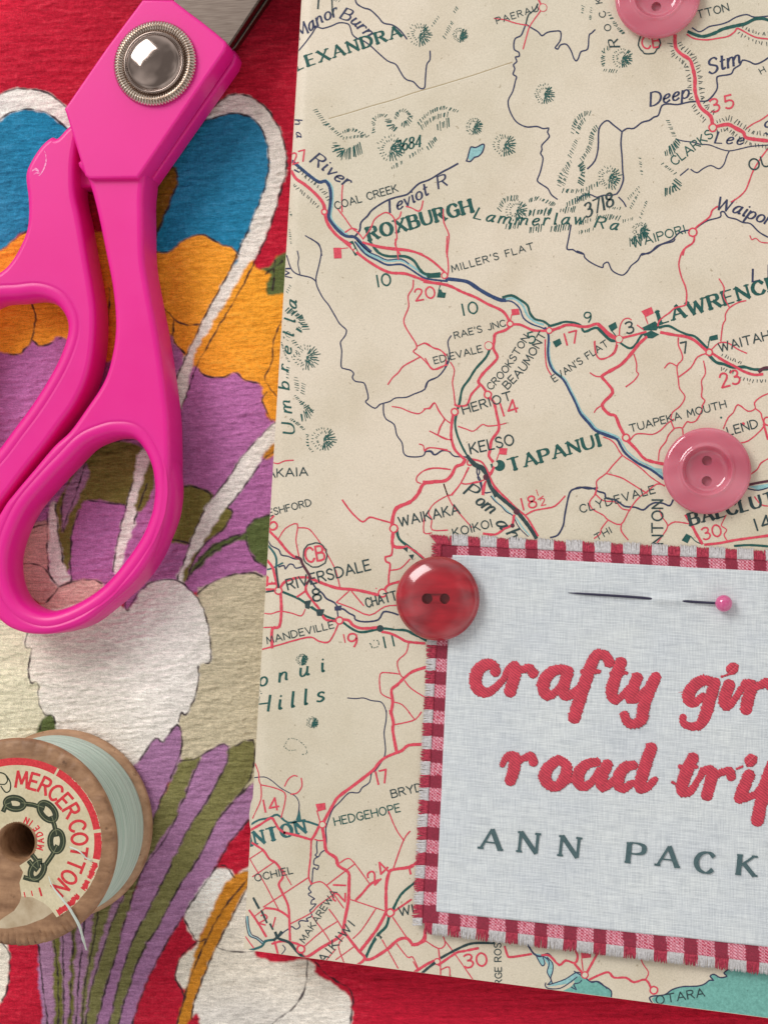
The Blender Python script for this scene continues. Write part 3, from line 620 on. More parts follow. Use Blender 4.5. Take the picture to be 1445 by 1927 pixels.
# ------------------------------------------------------------------ the printed map, as drawn lines on the cover
# rows: colour width points | P fill | O ring | D disc | X lettering | K ticks beside a line | H hill | h hachure row; @ sets the sheet corner
MAP = r"""
@500,0
n 2.6 245,375 300,320 350,255 385,205 430,215 500,195 555,172 620,180 640,210 655,260 690,290 740,310 790,345 850,400 920,460 980,485 1010,530 1040,580 1070,605 1115,618 1150,655 1175,670 1200,660 1205,600 1215,490 1240,450 1240,385
n 2.8 675,-10 690,30 740,60 790,75 850,130 890,175 960,190 1020,235 1065,295
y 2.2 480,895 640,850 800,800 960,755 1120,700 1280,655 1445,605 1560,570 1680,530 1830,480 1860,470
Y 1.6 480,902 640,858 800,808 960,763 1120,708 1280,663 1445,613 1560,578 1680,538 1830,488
X italic n 92 Manor 250,292 330,240 420,178 545,112
X italic n 88 Burn 560,138 630,165 700,222 770,285
X serif g 82 LEXANDRA 236,527 1025,272
X italic n 60 ha 214,900 232,1035
X sans r 82 27 200,1238 312,1212
X italic n 92 River 335,1222 450,1300 540,1370 612,1412
X sans k 54 COAL_CREEK 530,1582 1000,1445
X italic n 92 Teviot 900,1617 1060,1560 1230,1470
X italic n 86 R 1305,1425 1385,1392
X serif g 96 ROXBURGH 788,1815 1560,1600
X italic g 82 3684 985,1150 1172,1105
k 3 400,0 395,65
k 2.5 500,-20 505,110
h 12 500,60 545,75
h 12 500,0 560,10
H 1165 260 92
h 20 1260,190 1310,120
h 36 375,830 455,940
h 28 470,945 570,1030
h 24 585,1000 660,980 770,1030
h 22 590,1045 700,1030 760,1030
h 70 530,1110 570,1160 610,1165 680,1140 730,1110
h 36 520,1075 545,1140
h 26 815,1000 820,900 880,870 920,880
h 46 920,900 950,960 990,980
h 30 975,900 1010,840 1060,840 1100,890
h 40 1030,940 1070,930 1100,880
H 945 1120 105
h 30 950,1270 1040,1220
h 34 990,1160 1050,1140
h 26 1085,1185 1180,1125
h 40 1215,1130 1290,1040
h 26 1150,940 1200,880 1260,840 1340,815 1445,840
h 34 1180,960 1240,910 1300,880 1390,860
h 60 1300,960 1390,920
c 6 205,1222 255,1258 318,1312 405,1372 455,1362 494,1405 505,1470 500,1560 490,1640 524,1696 572,1740 615,1773
u 6 195,1212 240,1250 310,1310 400,1375 450,1368 482,1410 492,1480 486,1560 476,1640 512,1700 560,1752 610,1785 670,1790 720,1835 790,1900
n 3 215,1280 250,1300
r 5.6 190,1290 230,1350 290,1390 350,1440 400,1490 440,1550 452,1640 475,1700 520,1760 570,1805 640,1850
O 443 1600 20 r 2.6
K k 30 26 16 240,1280 300,1350 370,1400 440,1470 470,1530
K k 26 24 -8 215,1385 280,1440 350,1500 410,1560
n 3.4 670,1790 710,1740 720,1680 770,1630 800,1590 870,1540 950,1500 1050,1475 1080,1460 1110,1430 1160,1385 1230,1360 1290,1325 1340,1295 1390,1270 1450,1236
r 2.4 582,1400 575,1480 577,1600
r 2.4 545,1580 600,1650 650,1720 700,1760 735,1805
r 2.4 600,1755 650,1725 690,1735
r 2.4 735,1805 790,1730 820,1660 870,1620 910,1605 950,1625 975,1665 985,1740 990,1800 975,1840 990,1880 1002,1960
r 2.4 975,1665 1010,1640 1022,1600
r 2.4 1060,1560 1100,1570 1150,1595 1175,1575 1187,1518
r 3.6 735,1830 840,1865 960,1885 1080,1895 1180,1920
r 2.4 1340,1580 1345,1680 1382,1770 1375,1860 1368,1940
n 2.2 300,1780 350,1810 400,1840 415,1880 424,1930
h 16 175,1580 195,1640
h 14 175,1730 190,1840
@820,0
X sans k 46 PAERAU 462,180 775,82
r 3 765,-20 790,30
r 2.2 788,85 740,150 705,205 685,270 658,370
r 2.2 440,140 520,150 600,175 690,192
k 2.6 768,30 745,75 700,110 678,182
O 808 58 26 r 2.6
n 2.7 678,182 660,230 640,270 600,290 588,330 592,375 625,395 628,425 600,432 610,465 585,490 595,520 582,560 608,580 600,610 580,690 545,760 555,830 590,900 630,937 690,960 760,955 810,972 850,968 842,1000 855,1035 800,1095 800,1130 790,1160 808,1195 795,1270 780,1320 765,1365 800,1395 845,1425 870,1470 915,1505
n 2.7 678,182 720,210 770,240 800,270 840,245 900,235 940,240 940,300 915,340 900,360 920,370 940,340 985,335 1020,385 1040,440 1058,460 1075,440 1095,390 1145,370 1155,270 1175,250 1200,225
P c 240,1190 250,1150 265,1110 300,1115 350,1090 365,1100 350,1150 320,1180 290,1190 260,1218
n 2.6 230,1215 240,1190 250,1150 265,1110 300,1115 350,1090 365,1100 350,1150 320,1180 290,1190 260,1220 230,1215
H 185 265 58
h 26 65,280 125,165
h 20 140,90 165,50
H 820 710 80
H 290 955 66
H 520 1095 92
h 32 1030,1000 1060,910 1120,860 1170,855
h 30 1065,1010 1090,940 1130,895
h 30 1010,1180 1060,1060
h 34 1100,1210 1160,1110 1180,1010 1220,950
h 34 930,1400 950,1310 1020,1220
h 44 1090,1390 1110,1300 1090,1230
h 30 960,1400 1000,1260
H 1310 1340 92
h 34 960,1440 1100,1440 1240,1380
h 46 990,1545 1090,1500 1170,1460
H 610 1590 88
h 36 480,1580 520,1510 620,1490
h 32 700,1520 770,1500 900,1550
h 52 700,1610 800,1600 880,1600
h 40 940,1590 1060,1580
h 60 530,1710 640,1700
h 52 700,1740 800,1720
h 52 870,1730 1000,1715
h 34 1070,1760 1190,1730
h 34 1080,1690 1170,1660
h 36 1210,1640 1320,1640 1390,1650
h 20 1310,1570 1390,1575
X italic g 84 Lammerlaw 285,1648 450,1680 700,1700 900,1695 1112,1690
@1085,0
n 3 80,1275 135,1215 160,1120 165,980 200,925 235,912 270,940 340,995
n 3 340,995 380,970 430,970 490,925 545,910 580,885 615,870 640,800 690,785 760,790 850,770 930,765 985,760 1035,710 1060,660 1055,600 1070,575 1160,560 1185,520 1230,490 1250,455 1300,465 1345,485 1400,465 1460,425
n 3 340,995 332,1080 340,1180 345,1290 350,1360 325,1430 300,1465
n 2.6 0,1520 40,1480 100,1470 150,1490 200,1475 260,1475 300,1465
n 2.6 315,1490 350,1525 370,1560
n 2.8 -45,1700 -62,1800 -75,1880 -32,1885 0,1905 50,1920
X sans k 56 TTON 912,140 1148,80
g 6 840,240 900,265 960,275 1040,250 1100,220 1200,195 1270,180 1340,145 1400,140 1460,158
n 2.6 870,210 920,240 960,225 1000,200 1080,185 1140,165 1200,130 1280,110 1340,130 1460,120
r 2.8 830,260 880,290 940,300 1000,300 1060,290 1140,275 1190,240 1215,215 1300,260 1360,285 1460,296
K k 26 26 10 1225,200 1300,240 1370,262 1460,275
K k 24 30 -10 1225,240 1300,285 1370,310 1460,320
O 545 325 82 k 2.2
X sans r 90 CB 498,372 632,352
r 6.4 740,270 745,360 790,410 850,450 870,500 890,590 890,680 910,760 940,820 1010,880 1022,960
O 1025 965 28 r 2.6
r 6.4 1055,955 1140,940 1200,970 1255,1000 1270,1035 1320,1050 1460,1066
K k 34 24 18 760,330 790,380 850,420 895,500 915,590 920,680 940,760 970,820 1030,870
K k 30 24 -18 720,330 740,410 810,460 845,510 860,590 865,680 880,760 910,830 985,910
K k 32 26 20 1060,930 1140,910 1210,945 1270,985 1330,1015 1460,1035
K k 30 26 -18 1060,980 1140,965 1190,995 1240,1040 1320,1080 1460,1100
X sans r 96 35 1020,850 1188,808
X italic n 108 Stm 1000,562 1235,478
X italic n 98 Deep 555,802 690,770 845,735
X italic n 84 Lee 1040,1080 1250,1092
X italic n 90 S 1425,1020 1475,1000
X sans g 66 CLARKS 738,1252 1030,1030
X sans k 44 H 1392,560 1428,540
n 2.2 745,1050 800,1065 880,1075 930,1090 1000,1095 1080,1125 1150,1140 1230,1125 1320,1105 1460,1095
n 2.4 1150,1140 1130,1180 1110,1240 1070,1275 1010,1250 950,1275 905,1305 860,1280
n 2.4 780,1325 840,1275
r 2.4 1280,970 1330,935 1390,905 1460,855
r 2.6 1460,1100 1390,1190 1330,1290 1300,1370 1270,1440 1220,1490 1165,1525
r 3 1060,1560 1020,1590 1000,1640 920,1700 885,1735
X sans k 82 OU 1310,1290 1470,1248
X italic n 96 Waipor 1042,1580 1180,1605 1300,1650 1450,1700
X sans g 62 WAIPORI 425,1872 822,1760
n 2.8 490,1927 560,1900 600,1860 650,1840 720,1810 770,1760 830,1740 880,1735 930,1700 990,1665 1080,1640 1085,1605 1110,1600 1140,1640 1200,1655 1250,1680 1310,1690 1360,1740 1400,1770 1460,1800
r 2.8 885,1780 880,1830 820,1870 800,1927
O 875 1755 30 r 2.6
r 2 1305,1780 1320,1810 1350,1800 1390,1830 1460,1836
X italic k 72 R 322,352 300,278
X sans k 48 OC 262,222 208,82
X sans k 48 K 190,20 180,-30
h 24 40,100 50,30
h 20 100,150 110,50
h 26 240,100 300,200 360,260
H 345 440 78
h 28 200,500 200,390 260,360
h 26 205,530 300,540
h 30 685,910 740,1040
h 60 670,1160 730,1120 770,1050
h 18 475,1200 490,1320
h 26 650,1240 740,1310
h 60 670,1450 740,1420 770,1350
h 22 390,1500 470,1410
h 22 405,1570 470,1450
h 20 480,1640 530,1510
H 480 1740 66
h 70 400,1830 470,1800 530,1760
h 26 350,1670 430,1650
X italic k 98 3718 72,1645 278,1550
X italic g 82 Ra 132,1715 300,1738
D 1270 160 3 y
D 415 835 4 y
@480,450
P r 592,65 650,65 655,145 597,147
r 1.8 650,72 700,66
P g 700,25 738,12 788,110 756,128
P w 722,45 738,38 752,70 735,76
P w 745,82 762,76 770,96 755,102
c 6 770,30 840,100 920,138 1000,165 1100,160 1170,195 1250,250 1300,280 1380,285
u 3.6 755,20 830,110 920,158 1000,195 1100,190 1170,225 1240,272 1300,300 1450,318
u 2.4 770,10 850,90 930,128 1000,158 1100,150 1160,185
g 5 870,20 930,100 1010,130 1130,130 1200,165 1240,225 1290,265 1395,262
P g 1290,262 1395,250 1400,290 1300,295
r 5 640,-10 700,40 790,118 860,170 950,225 1030,255 1130,260 1220,290 1320,325 1450,345
r 4 830,30 960,60 1100,75 1200,95 1300,140 1380,200 1430,250
r 2.4 1060,0 1065,60 1095,115
n 2.4 420,-5 470,30 495,70 500,110 485,190 465,270 460,310 470,360 510,440 550,490 575,530 610,590 640,640 685,680 690,700 680,730 650,770 645,790 655,850 650,960 680,980 720,990 745,1015 735,1045 760,1075 820,1085 840,1130 855,1200 835,1225 850,1245 905,1278 940,1250 970,1240 1020,1225 1060,1200 1140,1195 1200,1170 1280,1135 1310,1070 1380,1040 1430,980 1450,920
n 2.4 970,1240 970,1310 990,1360 1050,1400 1070,1480 1110,1540 1120,1610 1150,1640 1220,1645 1270,1635 1290,1605 1330,1600 1360,1630 1410,1600 1450,1600
n 2.4 235,120 270,220 320,265 420,290 458,318
n 2 320,90 330,140 325,190 340,268
X sans g 88 10 925,362 1028,345
X sans r 86 20 1215,467 1362,440
r 2.4 1195,310 1190,370 1155,430 1160,510 1125,600 1130,650 1170,720 1215,790 1218,825 1195,850 1250,890 1300,940 1340,985 1400,965 1450,950
r 2.2 1225,808 1290,785 1350,825 1400,840 1450,880
r 2.4 1245,890 1200,915 1120,960 1080,1010 1040,1045 1003,1098
r 2.2 1035,1265 1100,1275 1170,1305 1240,1318 1290,1280 1320,1280 1355,1238 1385,1290 1430,1360
r 2.2 1430,1360 1400,1420 1380,1480
r 2.2 1318,1450 1380,1480 1450,1510
r 2.2 1240,1548 1270,1560 1280,1600 1320,1575 1450,1590
r 2.2 1450,1735 1370,1728 1290,1740 1225,1790 1220,1830 1250,1845
r 2.2 135,1688 175,1695 225,1675 290,1670
X italic g 86 Umbrella 302,1470 268,1250 255,1100 252,960 278,830 300,660 315,470
X italic n 70 M 278,292 262,165
X sans k 62 AKAIA 88,1800 398,1785
h 14 210,750 240,700
h 44 265,545 340,590 385,680
h 40 330,700 350,620
h 30 240,400 270,340
h 40 240,530 290,560
H 390 890 104
h 26 290,770 330,820
h 16 195,780 230,880 260,930
h 16 280,890 330,860
h 30 310,1050 320,1150
h 28 360,1160 370,1080
h 20 300,1180 370,1260
h 66 350,1350 400,1320 430,1280
h 40 345,1230 440,1310
h 20 270,1360 330,1400 380,1450
H 520 1510 96
h 18 395,1480 400,1560 440,1610
h 24 245,1040 250,960
h 30 245,760 255,700
@800,450
r 5 -10,322 60,330 130,340 200,360 280,400 380,440 470,490 550,525 590,550 620,590 640,640
r 4.6 640,645 710,645 760,665 820,690 920,692
r 5.4 950,690 1010,670 1060,650 1120,650 1170,660 1230,660 1290,640 1330,660 1380,710 1440,748
r 5 640,660 600,690 530,715 520,770 515,830 545,890 510,940 440,1010 400,1075 430,1110 465,1160
r 5 490,1200 520,1240 540,1330 555,1400 550,1450 500,1520 490,1590 480,1640 520,1700 500,1760 480,1790
r 4 405,1110 350,1170 330,1220 310,1255 250,1262 225,1250
r 5 212,1320 200,1390 195,1480 205,1540 230,1600 300,1665
r 6 300,1665 280,1700 230,1720 200,1780 150,1825 60,1832 -10,1836
k 6 330,1655 380,1700 440,1730 460,1790 480,1840 510,1900 530,1940
r 3.4 350,1662 420,1680 460,1730 485,1790 510,1850 555,1935
u 7 160,300 270,312 330,328 400,375 480,422 560,458 600,462
c 5.6 600,455 670,448 735,500 770,575 830,625 890,645
g 4.6 585,440 650,425 710,455 770,500 790,560 830,605 890,620 940,655
u 2.8 590,470 650,470 710,520 740,595 800,640 870,665 915,685
c 3.4 940,780 935,850 948,930 985,1000 1055,1055 1105,1150 1155,1250 1185,1320 1245,1385 1290,1438 1370,1470 1450,1498
u 4.2 905,670 928,720 930,770 925,850 935,930 970,1000 1040,1060 1090,1150 1140,1250 1170,1320 1230,1390 1280,1445 1360,1482 1450,1512
g 4.4 490,820 460,890 380,980 330,1060 280,1130 260,1230 245,1280
g 4 235,1325 225,1400 245,1490 290,1590 330,1655
g 4.4 930,660 1000,640 1050,625 1110,630 1170,650 1200,700 1280,670 1330,690 1380,750 1440,772
O 640 640 22 r 2.6
O 472 1175 26 r 2.6
O 222 1305 25 r 2.6
O 478 805 27 r 2.6
O 335 1690 18 r 2.4
O 145 275 22 r 2
O 935 690 22 r 2
P r 648,530 705,525 712,570 655,577
r 1.8 652,570 640,620
P g 960,775 1015,750 1030,790 985,820
P g 1380,655 1435,625 1450,668 1405,700
P g 100,385 118,378 130,402 158,405 148,445 88,440
g 1.8 122,320 100,390
P r 560,1577 620,1580 612,1630 555,1625
r 1.8 555,1620 538,1670
D 560 1710 42 g
D 528 1700 20 w
P g 490,1700 520,1690 535,1720 500,1730
X sans g 86 10 285,577 400,555
X sans g 76 9 1208,632 1268,622
X sans r 88 17 1062,802 1162,775
X sans g 80 5 786,790 836,775
X sans r 96 14 585,1338 705,1300
X sans k 50 MILLER'S_FLAT 205,250 822,75
X sans k 48 RAE'S_JNC 225,752 608,655
X sans k 50 EDIEVALE 72,942 432,850
X sans k 52 CROOKSTON 497,1142 630,990 785,745
X sans k 58 BEAUMONT 622,1135 770,970 915,722
X sans k 50 EVAN'S_FLAT 975,1080 1385,802
X sans k 64 HERIOT 290,1322 655,1212
X sans k 78 KELSO 345,1622 672,1550
X serif g 90 TAPANUI 640,1752 1322,1560
r 2.4 165,-20 160,90 170,150 175,230 165,290
r 3.4 -10,125 70,180 130,235 155,265
r 2.2 -10,783 60,820 110,835 150,880 150,950 60,985 0,900
r 2.2 190,930 220,990 205,1080 215,1150 225,1250
n 2.4 195,730 170,780 185,870 165,950 95,1040 20,1075 0,1120
r 2.2 -10,1282 30,1275 70,1235 100,1295 150,1360 190,1390
r 2.2 145,1370 110,1420 95,1480
r 2.2 35,1450 100,1485 150,1510 195,1515
r 2.2 250,1415 310,1435 365,1450 430,1400 470,1412 550,1405 610,1390
n 2.6 -5,1605 40,1605 70,1630 130,1595 180,1605 220,1640 300,1645 330,1660
r 2 0,1590 30,1575 110,1585 190,1605
r 2.4 325,1725 270,1840 200,1935
r 2.4 270,1840 300,1850 380,1840 440,1820 470,1800
r 3 475,1810 440,1860 430,1930
r 2.2 140,1850 168,1935
r 2.4 -5,1748 70,1730 190,1740
r 2.4 905,760 905,850 915,960 950,1025
r 2.2 1280,770 1285,850 1310,900 1370,895 1430,860 1450,800
n 2.4 400,1735 410,1760 395,1800 410,1830 430,1900
@1085,450
n 2.6 0,90 50,110 60,140 110,180 190,215 200,190 235,175 260,230 300,260 345,272 380,245 410,200 460,160 490,110 540,110 590,75 640,40 720,20 740,0
r 2.8 885,-10 870,35 805,80 775,150 770,210 790,290 815,350 828,410 825,470 815,500 740,520 700,555 650,590 620,620 610,655
g 4 160,680 220,740 260,770 310,772 350,800 400,825 440,800 470,750 500,710
r 5.6 160,645 200,680 250,730 310,755
r 4 345,745 430,725 520,700
r 5.6 525,740 470,790 430,840 380,900 330,950 270,985 200,1025 190,1045 230,1090 270,1160 190,1250 240,1320 290,1335 320,1410 355,1475
r 5.4 385,1525 450,1590 520,1665 660,1700
O 318 755 24 r 2.6
O 370 1500 26 r 2.6
P g 490,670 590,620 622,655 600,690 500,690
P g 498,720 560,690 622,720 570,750 520,748
g 4.6 620,668 690,655 760,690 830,720 890,735 950,790 990,830
r 5.4 635,705 740,725 810,735 880,760 940,810 985,850
g 5.4 1000,880 1050,930 1110,945 1180,970 1260,965 1340,985 1460,980
r 5 1020,862 1110,920 1180,955 1260,1000 1340,1025 1400,1020
m 6 1375,1000 1410,975 1460,972
O 998 855 24 r 2.6
K k 24 24 8 1095,885 1170,920 1250,950
K k 24 24 -8 1090,965 1200,1000
K k 24 24 -8 1240,1040 1330,1060 1460,1060
X sans r 102 23 1095,1122 1235,1085
X sans k 82 7 798,865 842,855
X sans k 84 3 378,715 440,702
X serif g 98 LAWRENCE 632,640 1520,376
X sans k 66 WAITAHU 1080,852 1520,740
X italic n 90 L. 1325,322 1420,298
X italic n 90 I 1440,292 1470,284
X sans k 54 TUAPEKA_MOUTH 405,1457 1128,1270
X sans k 62 LEND 1145,1482 1368,1420
P r 485,545 562,512 580,560 518,590
r 2 515,585 535,640
P g 238,660 292,625 305,665 258,697
g 2 262,690 300,740
P g 1000,735 1060,720 1065,758 1008,770
g 2 1003,740 988,820
r 2.2 320,730 325,660 350,610 385,597 410,610
r 2.2 300,780 280,850 220,900 170,905 140,860 130,775
r 2.2 455,650 500,682
r 2.4 1072,300 1110,365 1105,430 1130,480 1150,515
r 2.4 1275,465 1215,480 1150,520 1120,570 1120,610 1100,650 1085,770
r 2.4 1010,840 1070,785 1140,785 1210,830 1280,862
r 2.6 990,860 910,890 860,970 770,1040
r 2.4 765,745 765,800 790,860 795,910 755,960 765,1060 775,1130 815,1190 780,1260 720,1310 710,1370 730,1425
r 2.2 755,960 700,935 660,975
r 2.4 955,920 970,1010 940,1070 945,1130 940,1190 965,1220 945,1260 940,1300 900,1370 860,1385 830,1380 800,1425
r 2.4 430,870 450,940 450,1000 465,1020 430,1070 370,1115
r 2.4 100,1010 140,1035 190,1040
r 2.2 190,1255 150,1280 130,1310
r 2.4 400,1520 440,1475 500,1470 570,1475 630,1445 680,1395 730,1360
r 2.4 730,1430 790,1425 800,1475
r 2.4 735,1430 690,1480 670,1530 625,1590 615,1670
r 2.4 1460,1160 1390,1190 1340,1235 1345,1280 1290,1300 1215,1250 1180,1310 1140,1350 1105,1430
r 2.4 1345,1280 1385,1310 1395,1345 1410,1410 1360,1470 1290,1525 1230,1540
r 4 1410,1400 1440,1510
O 1440 1375 30 r 2.6
D 1255 1395 12 r
r 2.4 1305,1780 1360,1740 1390,1690 1460,1650
c 4 0,1235 42,1312 102,1375 150,1432 225,1460 312,1496 345,1550 385,1608 470,1676 565,1722 650,1775
u 4.6 -4,1250 30,1322 90,1387 140,1445 220,1475 300,1512 330,1562 370,1622 460,1692 560,1742 650,1810
P c 520,1720 640,1735 650,1800
r 2.4 200,1495 250,1515 290,1550 340,1630 430,1690 500,1745 560,1800 660,1865
r 2.4 340,1635 270,1710 220,1770 150,1825 150,1880 130,1940
r 2.4 220,1770 330,1800 400,1840 480,1890 530,1920
m 4.6 1300,1855 1380,1838 1460,1825
P c 1290,1870 1460,1845 1460,1870 1370,1895
n 2.4 1290,1885 1370,1897 1460,1872
D 1088 1348 8 g
@1085,860
n 3.4 -10,240 60,228 130,240 160,260 210,275 220,310 290,325 340,360 370,375 440,380 500,400 545,365 590,345 650,350 700,368 725,325
r 2.4 520,270 600,205 660,215
r 2.4 145,250 140,280 95,340 120,395 200,440 235,475 330,510 385,420 430,350 480,295 520,270
r 2.2 145,285 200,330 290,340 340,390 400,402
r 2.2 235,475 185,540 175,580 130,615
r 2.4 335,510 335,560 385,625
r 2.2 625,400 640,450 685,520 640,600 600,655
r 2.4 685,520 740,490 850,505
X sans k 58 CLYDEVALE 30,422 592,270
X sans k 82 NTON 648,655 648,325
X sans k 48 THI 150,632 265,570
X serif k 88 BALCLUTH 862,515 1300,400 1600,318
X sans r 88 30 958,627 1095,592
X sans k 88 14 1355,557 1470,520
P g 790,630 825,578 862,598 835,652
g 2 860,600 900,640 945,657
r 5.4 820,440 870,520 900,580 945,655
r 4.6 965,662 1080,650 1180,630 1320,610 1460,592
g 4.4 1190,672 1300,665 1460,676
r 2.2 1125,440 1100,490 1090,520 1130,550 1110,590 1140,640
r 2.4 1340,300 1390,360 1460,372
D 1168 460 3 k
@760,860
X sans r 88 18 895,402 1005,375
X sans r 44 1 1008,292 1030,285
X sans r 52 2 1035,368 1078,358
r 1.8 1010,322 1050,295
r 2.8 920,437 980,405 1060,390 1140,370 1215,295
n 3.4 1105,608 1160,590 1200,520 1210,460 1220,400 1250,270 1290,240 1330,228 1390,240 1460,233
k 7 480,-5 530,60 590,90 630,150 650,220 700,280 770,340 840,400 900,470 960,550 995,610
r 3.6 640,130 665,190 708,250 790,330 862,400 930,460 1010,595
c 3.6 665,295 705,345 745,375 795,420 845,460 885,520 945,590
n 2 655,295 690,337 735,372 770,412 820,442 850,502 880,547 935,600
n 2.6 555,50 550,120 580,180 590,240 610,270 655,265
r 3 615,185 600,285
r 4.4 830,440 820,510
r 4.4 820,515 760,540 690,585 600,578
D 618 152 22 m
D 850 412 24 m
D 818 518 16 m
X italic k 96 P 450,275 512,310
X italic k 96 om 535,345 650,430
X italic k 96 a 690,500 740,560
X italic k 96 ha 775,580 850,680
X sans k 60 KOIKOI 378,602 668,528
X sans k 72 WAIKAKA -30,525 422,425
r 2.2 490,80 430,195 355,285 330,290 230,350 185,420 210,470 212,550 330,552
r 2.2 430,195 470,205 550,185
r 2.2 300,205 330,290 365,360 430,440 510,530
r 2.2 155,440 150,570 210,572
D 1000 468 3 y
@450,860
X sans k 50 ESHFORD 225,447 548,365
X sans r 102 6 225,557 298,540
O 575 740 92 k 2
X sans r 108 CB 510,798 648,775
X sans k 78 RIVERSDALE 372,1003 995,850
X sans k 92 8 562,1092 642,1078
X sans k 68 CHATTON 965,1137 1290,1052
X sans k 52 MANDEVILLE 213,1412 718,1290
X sans r 62 1 795,1402 815,1398
X sans r 100 9 838,1440 905,1425
X sans g 82 11 1098,1442 1178,1425
X italic g 104 onui 150,1735 640,1620
X italic g 112 Hills 125,1930 400,1890 640,1840
r 6.4 1460,190 1390,205 1350,280 1290,340 1190,385 1160,460 1155,520
r 6 1165,560 1160,670 1250,682
r 3.4 1158,670 1150,740 1105,755 1110,790 1140,810 1130,900 1130,960
g 5 1190,560 1210,620 1270,670 1330,715 1400,775
r 3.4 1260,670 1340,720 1400,770
P w 1270,690 1300,700 1290,720 1265,715
P w 1300,745 1330,760 1315,775 1295,770
P k 1235,690 1275,680 1270,720
P k 1280,740 1320,735 1310,780
O 1168 540 29 r 2.6
r 3 780,325 830,395 880,450 935,490 985,455 1050,470 1140,495
r 2.2 1290,770 1220,840 1145,855
r 4.6 1100,1000 1130,965 1225,938
r 4.8 225,560 300,630 360,705 420,755 465,770
m 5 430,755 465,770 480,810 530,890 540,918
r 4.6 540,912 450,910 350,940 310,990
r 5.4 540,915 620,950 740,990 850,1000 940,1015 1060,1045
m 4.2 540,915 510,960
r 4.6 510,950 505,1010 550,1080 600,1140 620,1180 660,1230 750,1240
r 3.6 505,1010 440,1055
g 4.4 320,1015 440,1065 490,1095 540,1130 600,1170 650,1200 750,1235
O 1082 1028 29 r 2.6
O 298 1010 26 r 2.6
g 4.4 780,1245 840,1290 900,1320 960,1320 1050,1300 1100,1295 1180,1305 1260,1310 1330,1345 1410,1385
r 5 775,1225 830,1235 860,1270 930,1295 1060,1285
r 4.6 1080,1320 1150,1335 1220,1370 1270,1395 1400,1408
O 758 1235 26 r 2.6
D 1065 1295 26 k
n 2.6 215,630 240,670 300,700 320,740 370,750 420,770 470,770
n 2.6 300,830 340,820 350,845 380,810 410,815 430,840 490,825
t 4 215,670 260,720 282,770 280,830
t 3 200,850 250,840 330,800
k 3.6 280,840 287,900 300,985
n 3.2 545,935 580,990 630,1030 660,1070 720,1100 750,1140 790,1150 830,1180 870,1200 880,1230 950,1245 1050,1230 1090,1170 1150,1175 1200,1192
P n 720,1130 775,1120 770,1160 722,1160
n 2.4 740,1150 748,1210
r 4.8 200,775 250,830 270,900 295,990
r 4.6 190,960 270,955
r 4 190,1000 285,1000
P r 205,890 262,955 190,985
k 3 180,1022 280,1008
r 2.2 295,625 350,540 440,505 430,620 440,690 455,760
r 2.2 440,535 520,540 570,590 620,660 680,760 730,860 762,985
r 2.2 735,1098 830,1012
r 2.4 850,1015 940,1122
r 2.4 740,1100 850,1140 985,1195 1100,1130 1200,1120
r 5.2 315,1040 320,1160 305,1280 250,1300 250,1440
r 2.2 165,1290 250,1285
r 2.2 180,1180 240,1185 310,1165 400,1180 470,1200 500,1150
P k 495,1090 545,1080 530,1150 500,1140
P k 580,1150 645,1150 630,1200 590,1200
P w 525,1095 560,1120 540,1130 520,1115
P w 590,1165 625,1172 600,1185
r 3 165,1455 300,1420 420,1385 540,1360 600,1390 670,1400 710,1350 748,1265
r 2.2 1280,1400 1260,1480 1195,1545 1215,1640 1245,1670
r 5.4 1410,1588 1310,1620 1245,1670 1195,1720 1150,1760 1160,1850 1145,1935
r 2.2 1215,1640 1130,1630 1065,1640 1065,1760 1090,1800 1160,1830
r 2.2 1250,1690 1300,1750 1420,1825
r 2.2 1165,1850 1230,1870 1290,1935
n 2 820,1820 880,1825 940,1820 1000,1840 1070,1850 1100,1890 1112,1935
H 475 1530 46
h 8 990,1410 1010,1440 1050,1430 1050,1390 1010,1385
h 10 150,1760 170,1800
D 1035 992 5 r
@450,1340
n 2.2 1112,-10 1110,60 1095,150 1100,220 1105,290 1090,350 1030,440 1000,460 985,530 930,570 900,610 830,610 760,680 710,730 680,800 655,880 660,960 655,1040
r 5.8 1143,-10 1165,80 1160,140 1190,305
r 5.6 1385,244 1280,250 1230,290 1180,310 1100,345 1050,390 1010,440 870,550 750,640 710,700 660,790 630,845
r 2.4 1170,95 1250,80 1330,55 1375,0
r 2.2 1280,0 1320,50
r 4.8 600,870 570,930 545,965
r 5.6 628,870 645,960 660,1050 730,1100 750,1160 825,1210 830,1290 825,1430 800,1560 785,1665
r 2.4 570,960 600,970 640,970
r 4.6 548,965 430,930 340,910
r 3 545,970 540,1100 525,1240 550,1300
r 2.4 540,1300 610,1280 660,1310 710,1370
O 630 850 24 r 2
X sans r 92 14 192,757 305,735
X sans r 96 17 1045,547 1130,527
X serif t 96 INTON 85,1012 505,908
X sans g 60 HEDGEHOPE 725,857 1218,750
X sans k 58 BRYD 1155,647 1385,592
X sans k 52 OCHIEL 125,1280 408,1217
X sans k 48 MAKAREWA 495,1745 740,1362
X sans k 64 AIKIWI 640,1900 875,1612
X sans k 66 WI 1215,1540 1320,1518
X sans r 92 21 800,1432 805,1300
X sans r 96 24 1025,1305 1140,1190
X sans r 74 21 150,1595 262,1625
P r 578,695 650,685 655,735 595,752
r 2 588,745 612,830
t 3.8 70,862 150,815 230,800 290,775 370,835 480,820 605,857
n 1.8 440,810 455,700 430,640 380,610 310,570 250,520 190,490 100,500
P t 428,815 457,735 470,815
r 4.4 85,892 160,850 240,800 270,830 300,880 345,912
r 2.2 110,380 145,460 150,520 165,560 165,660 120,760 98,805
r 2.2 165,550 260,570 345,610 345,690 318,795
r 2.2 345,560 370,510 410,480 440,485
r 2.2 470,500 475,560 440,610 390,620
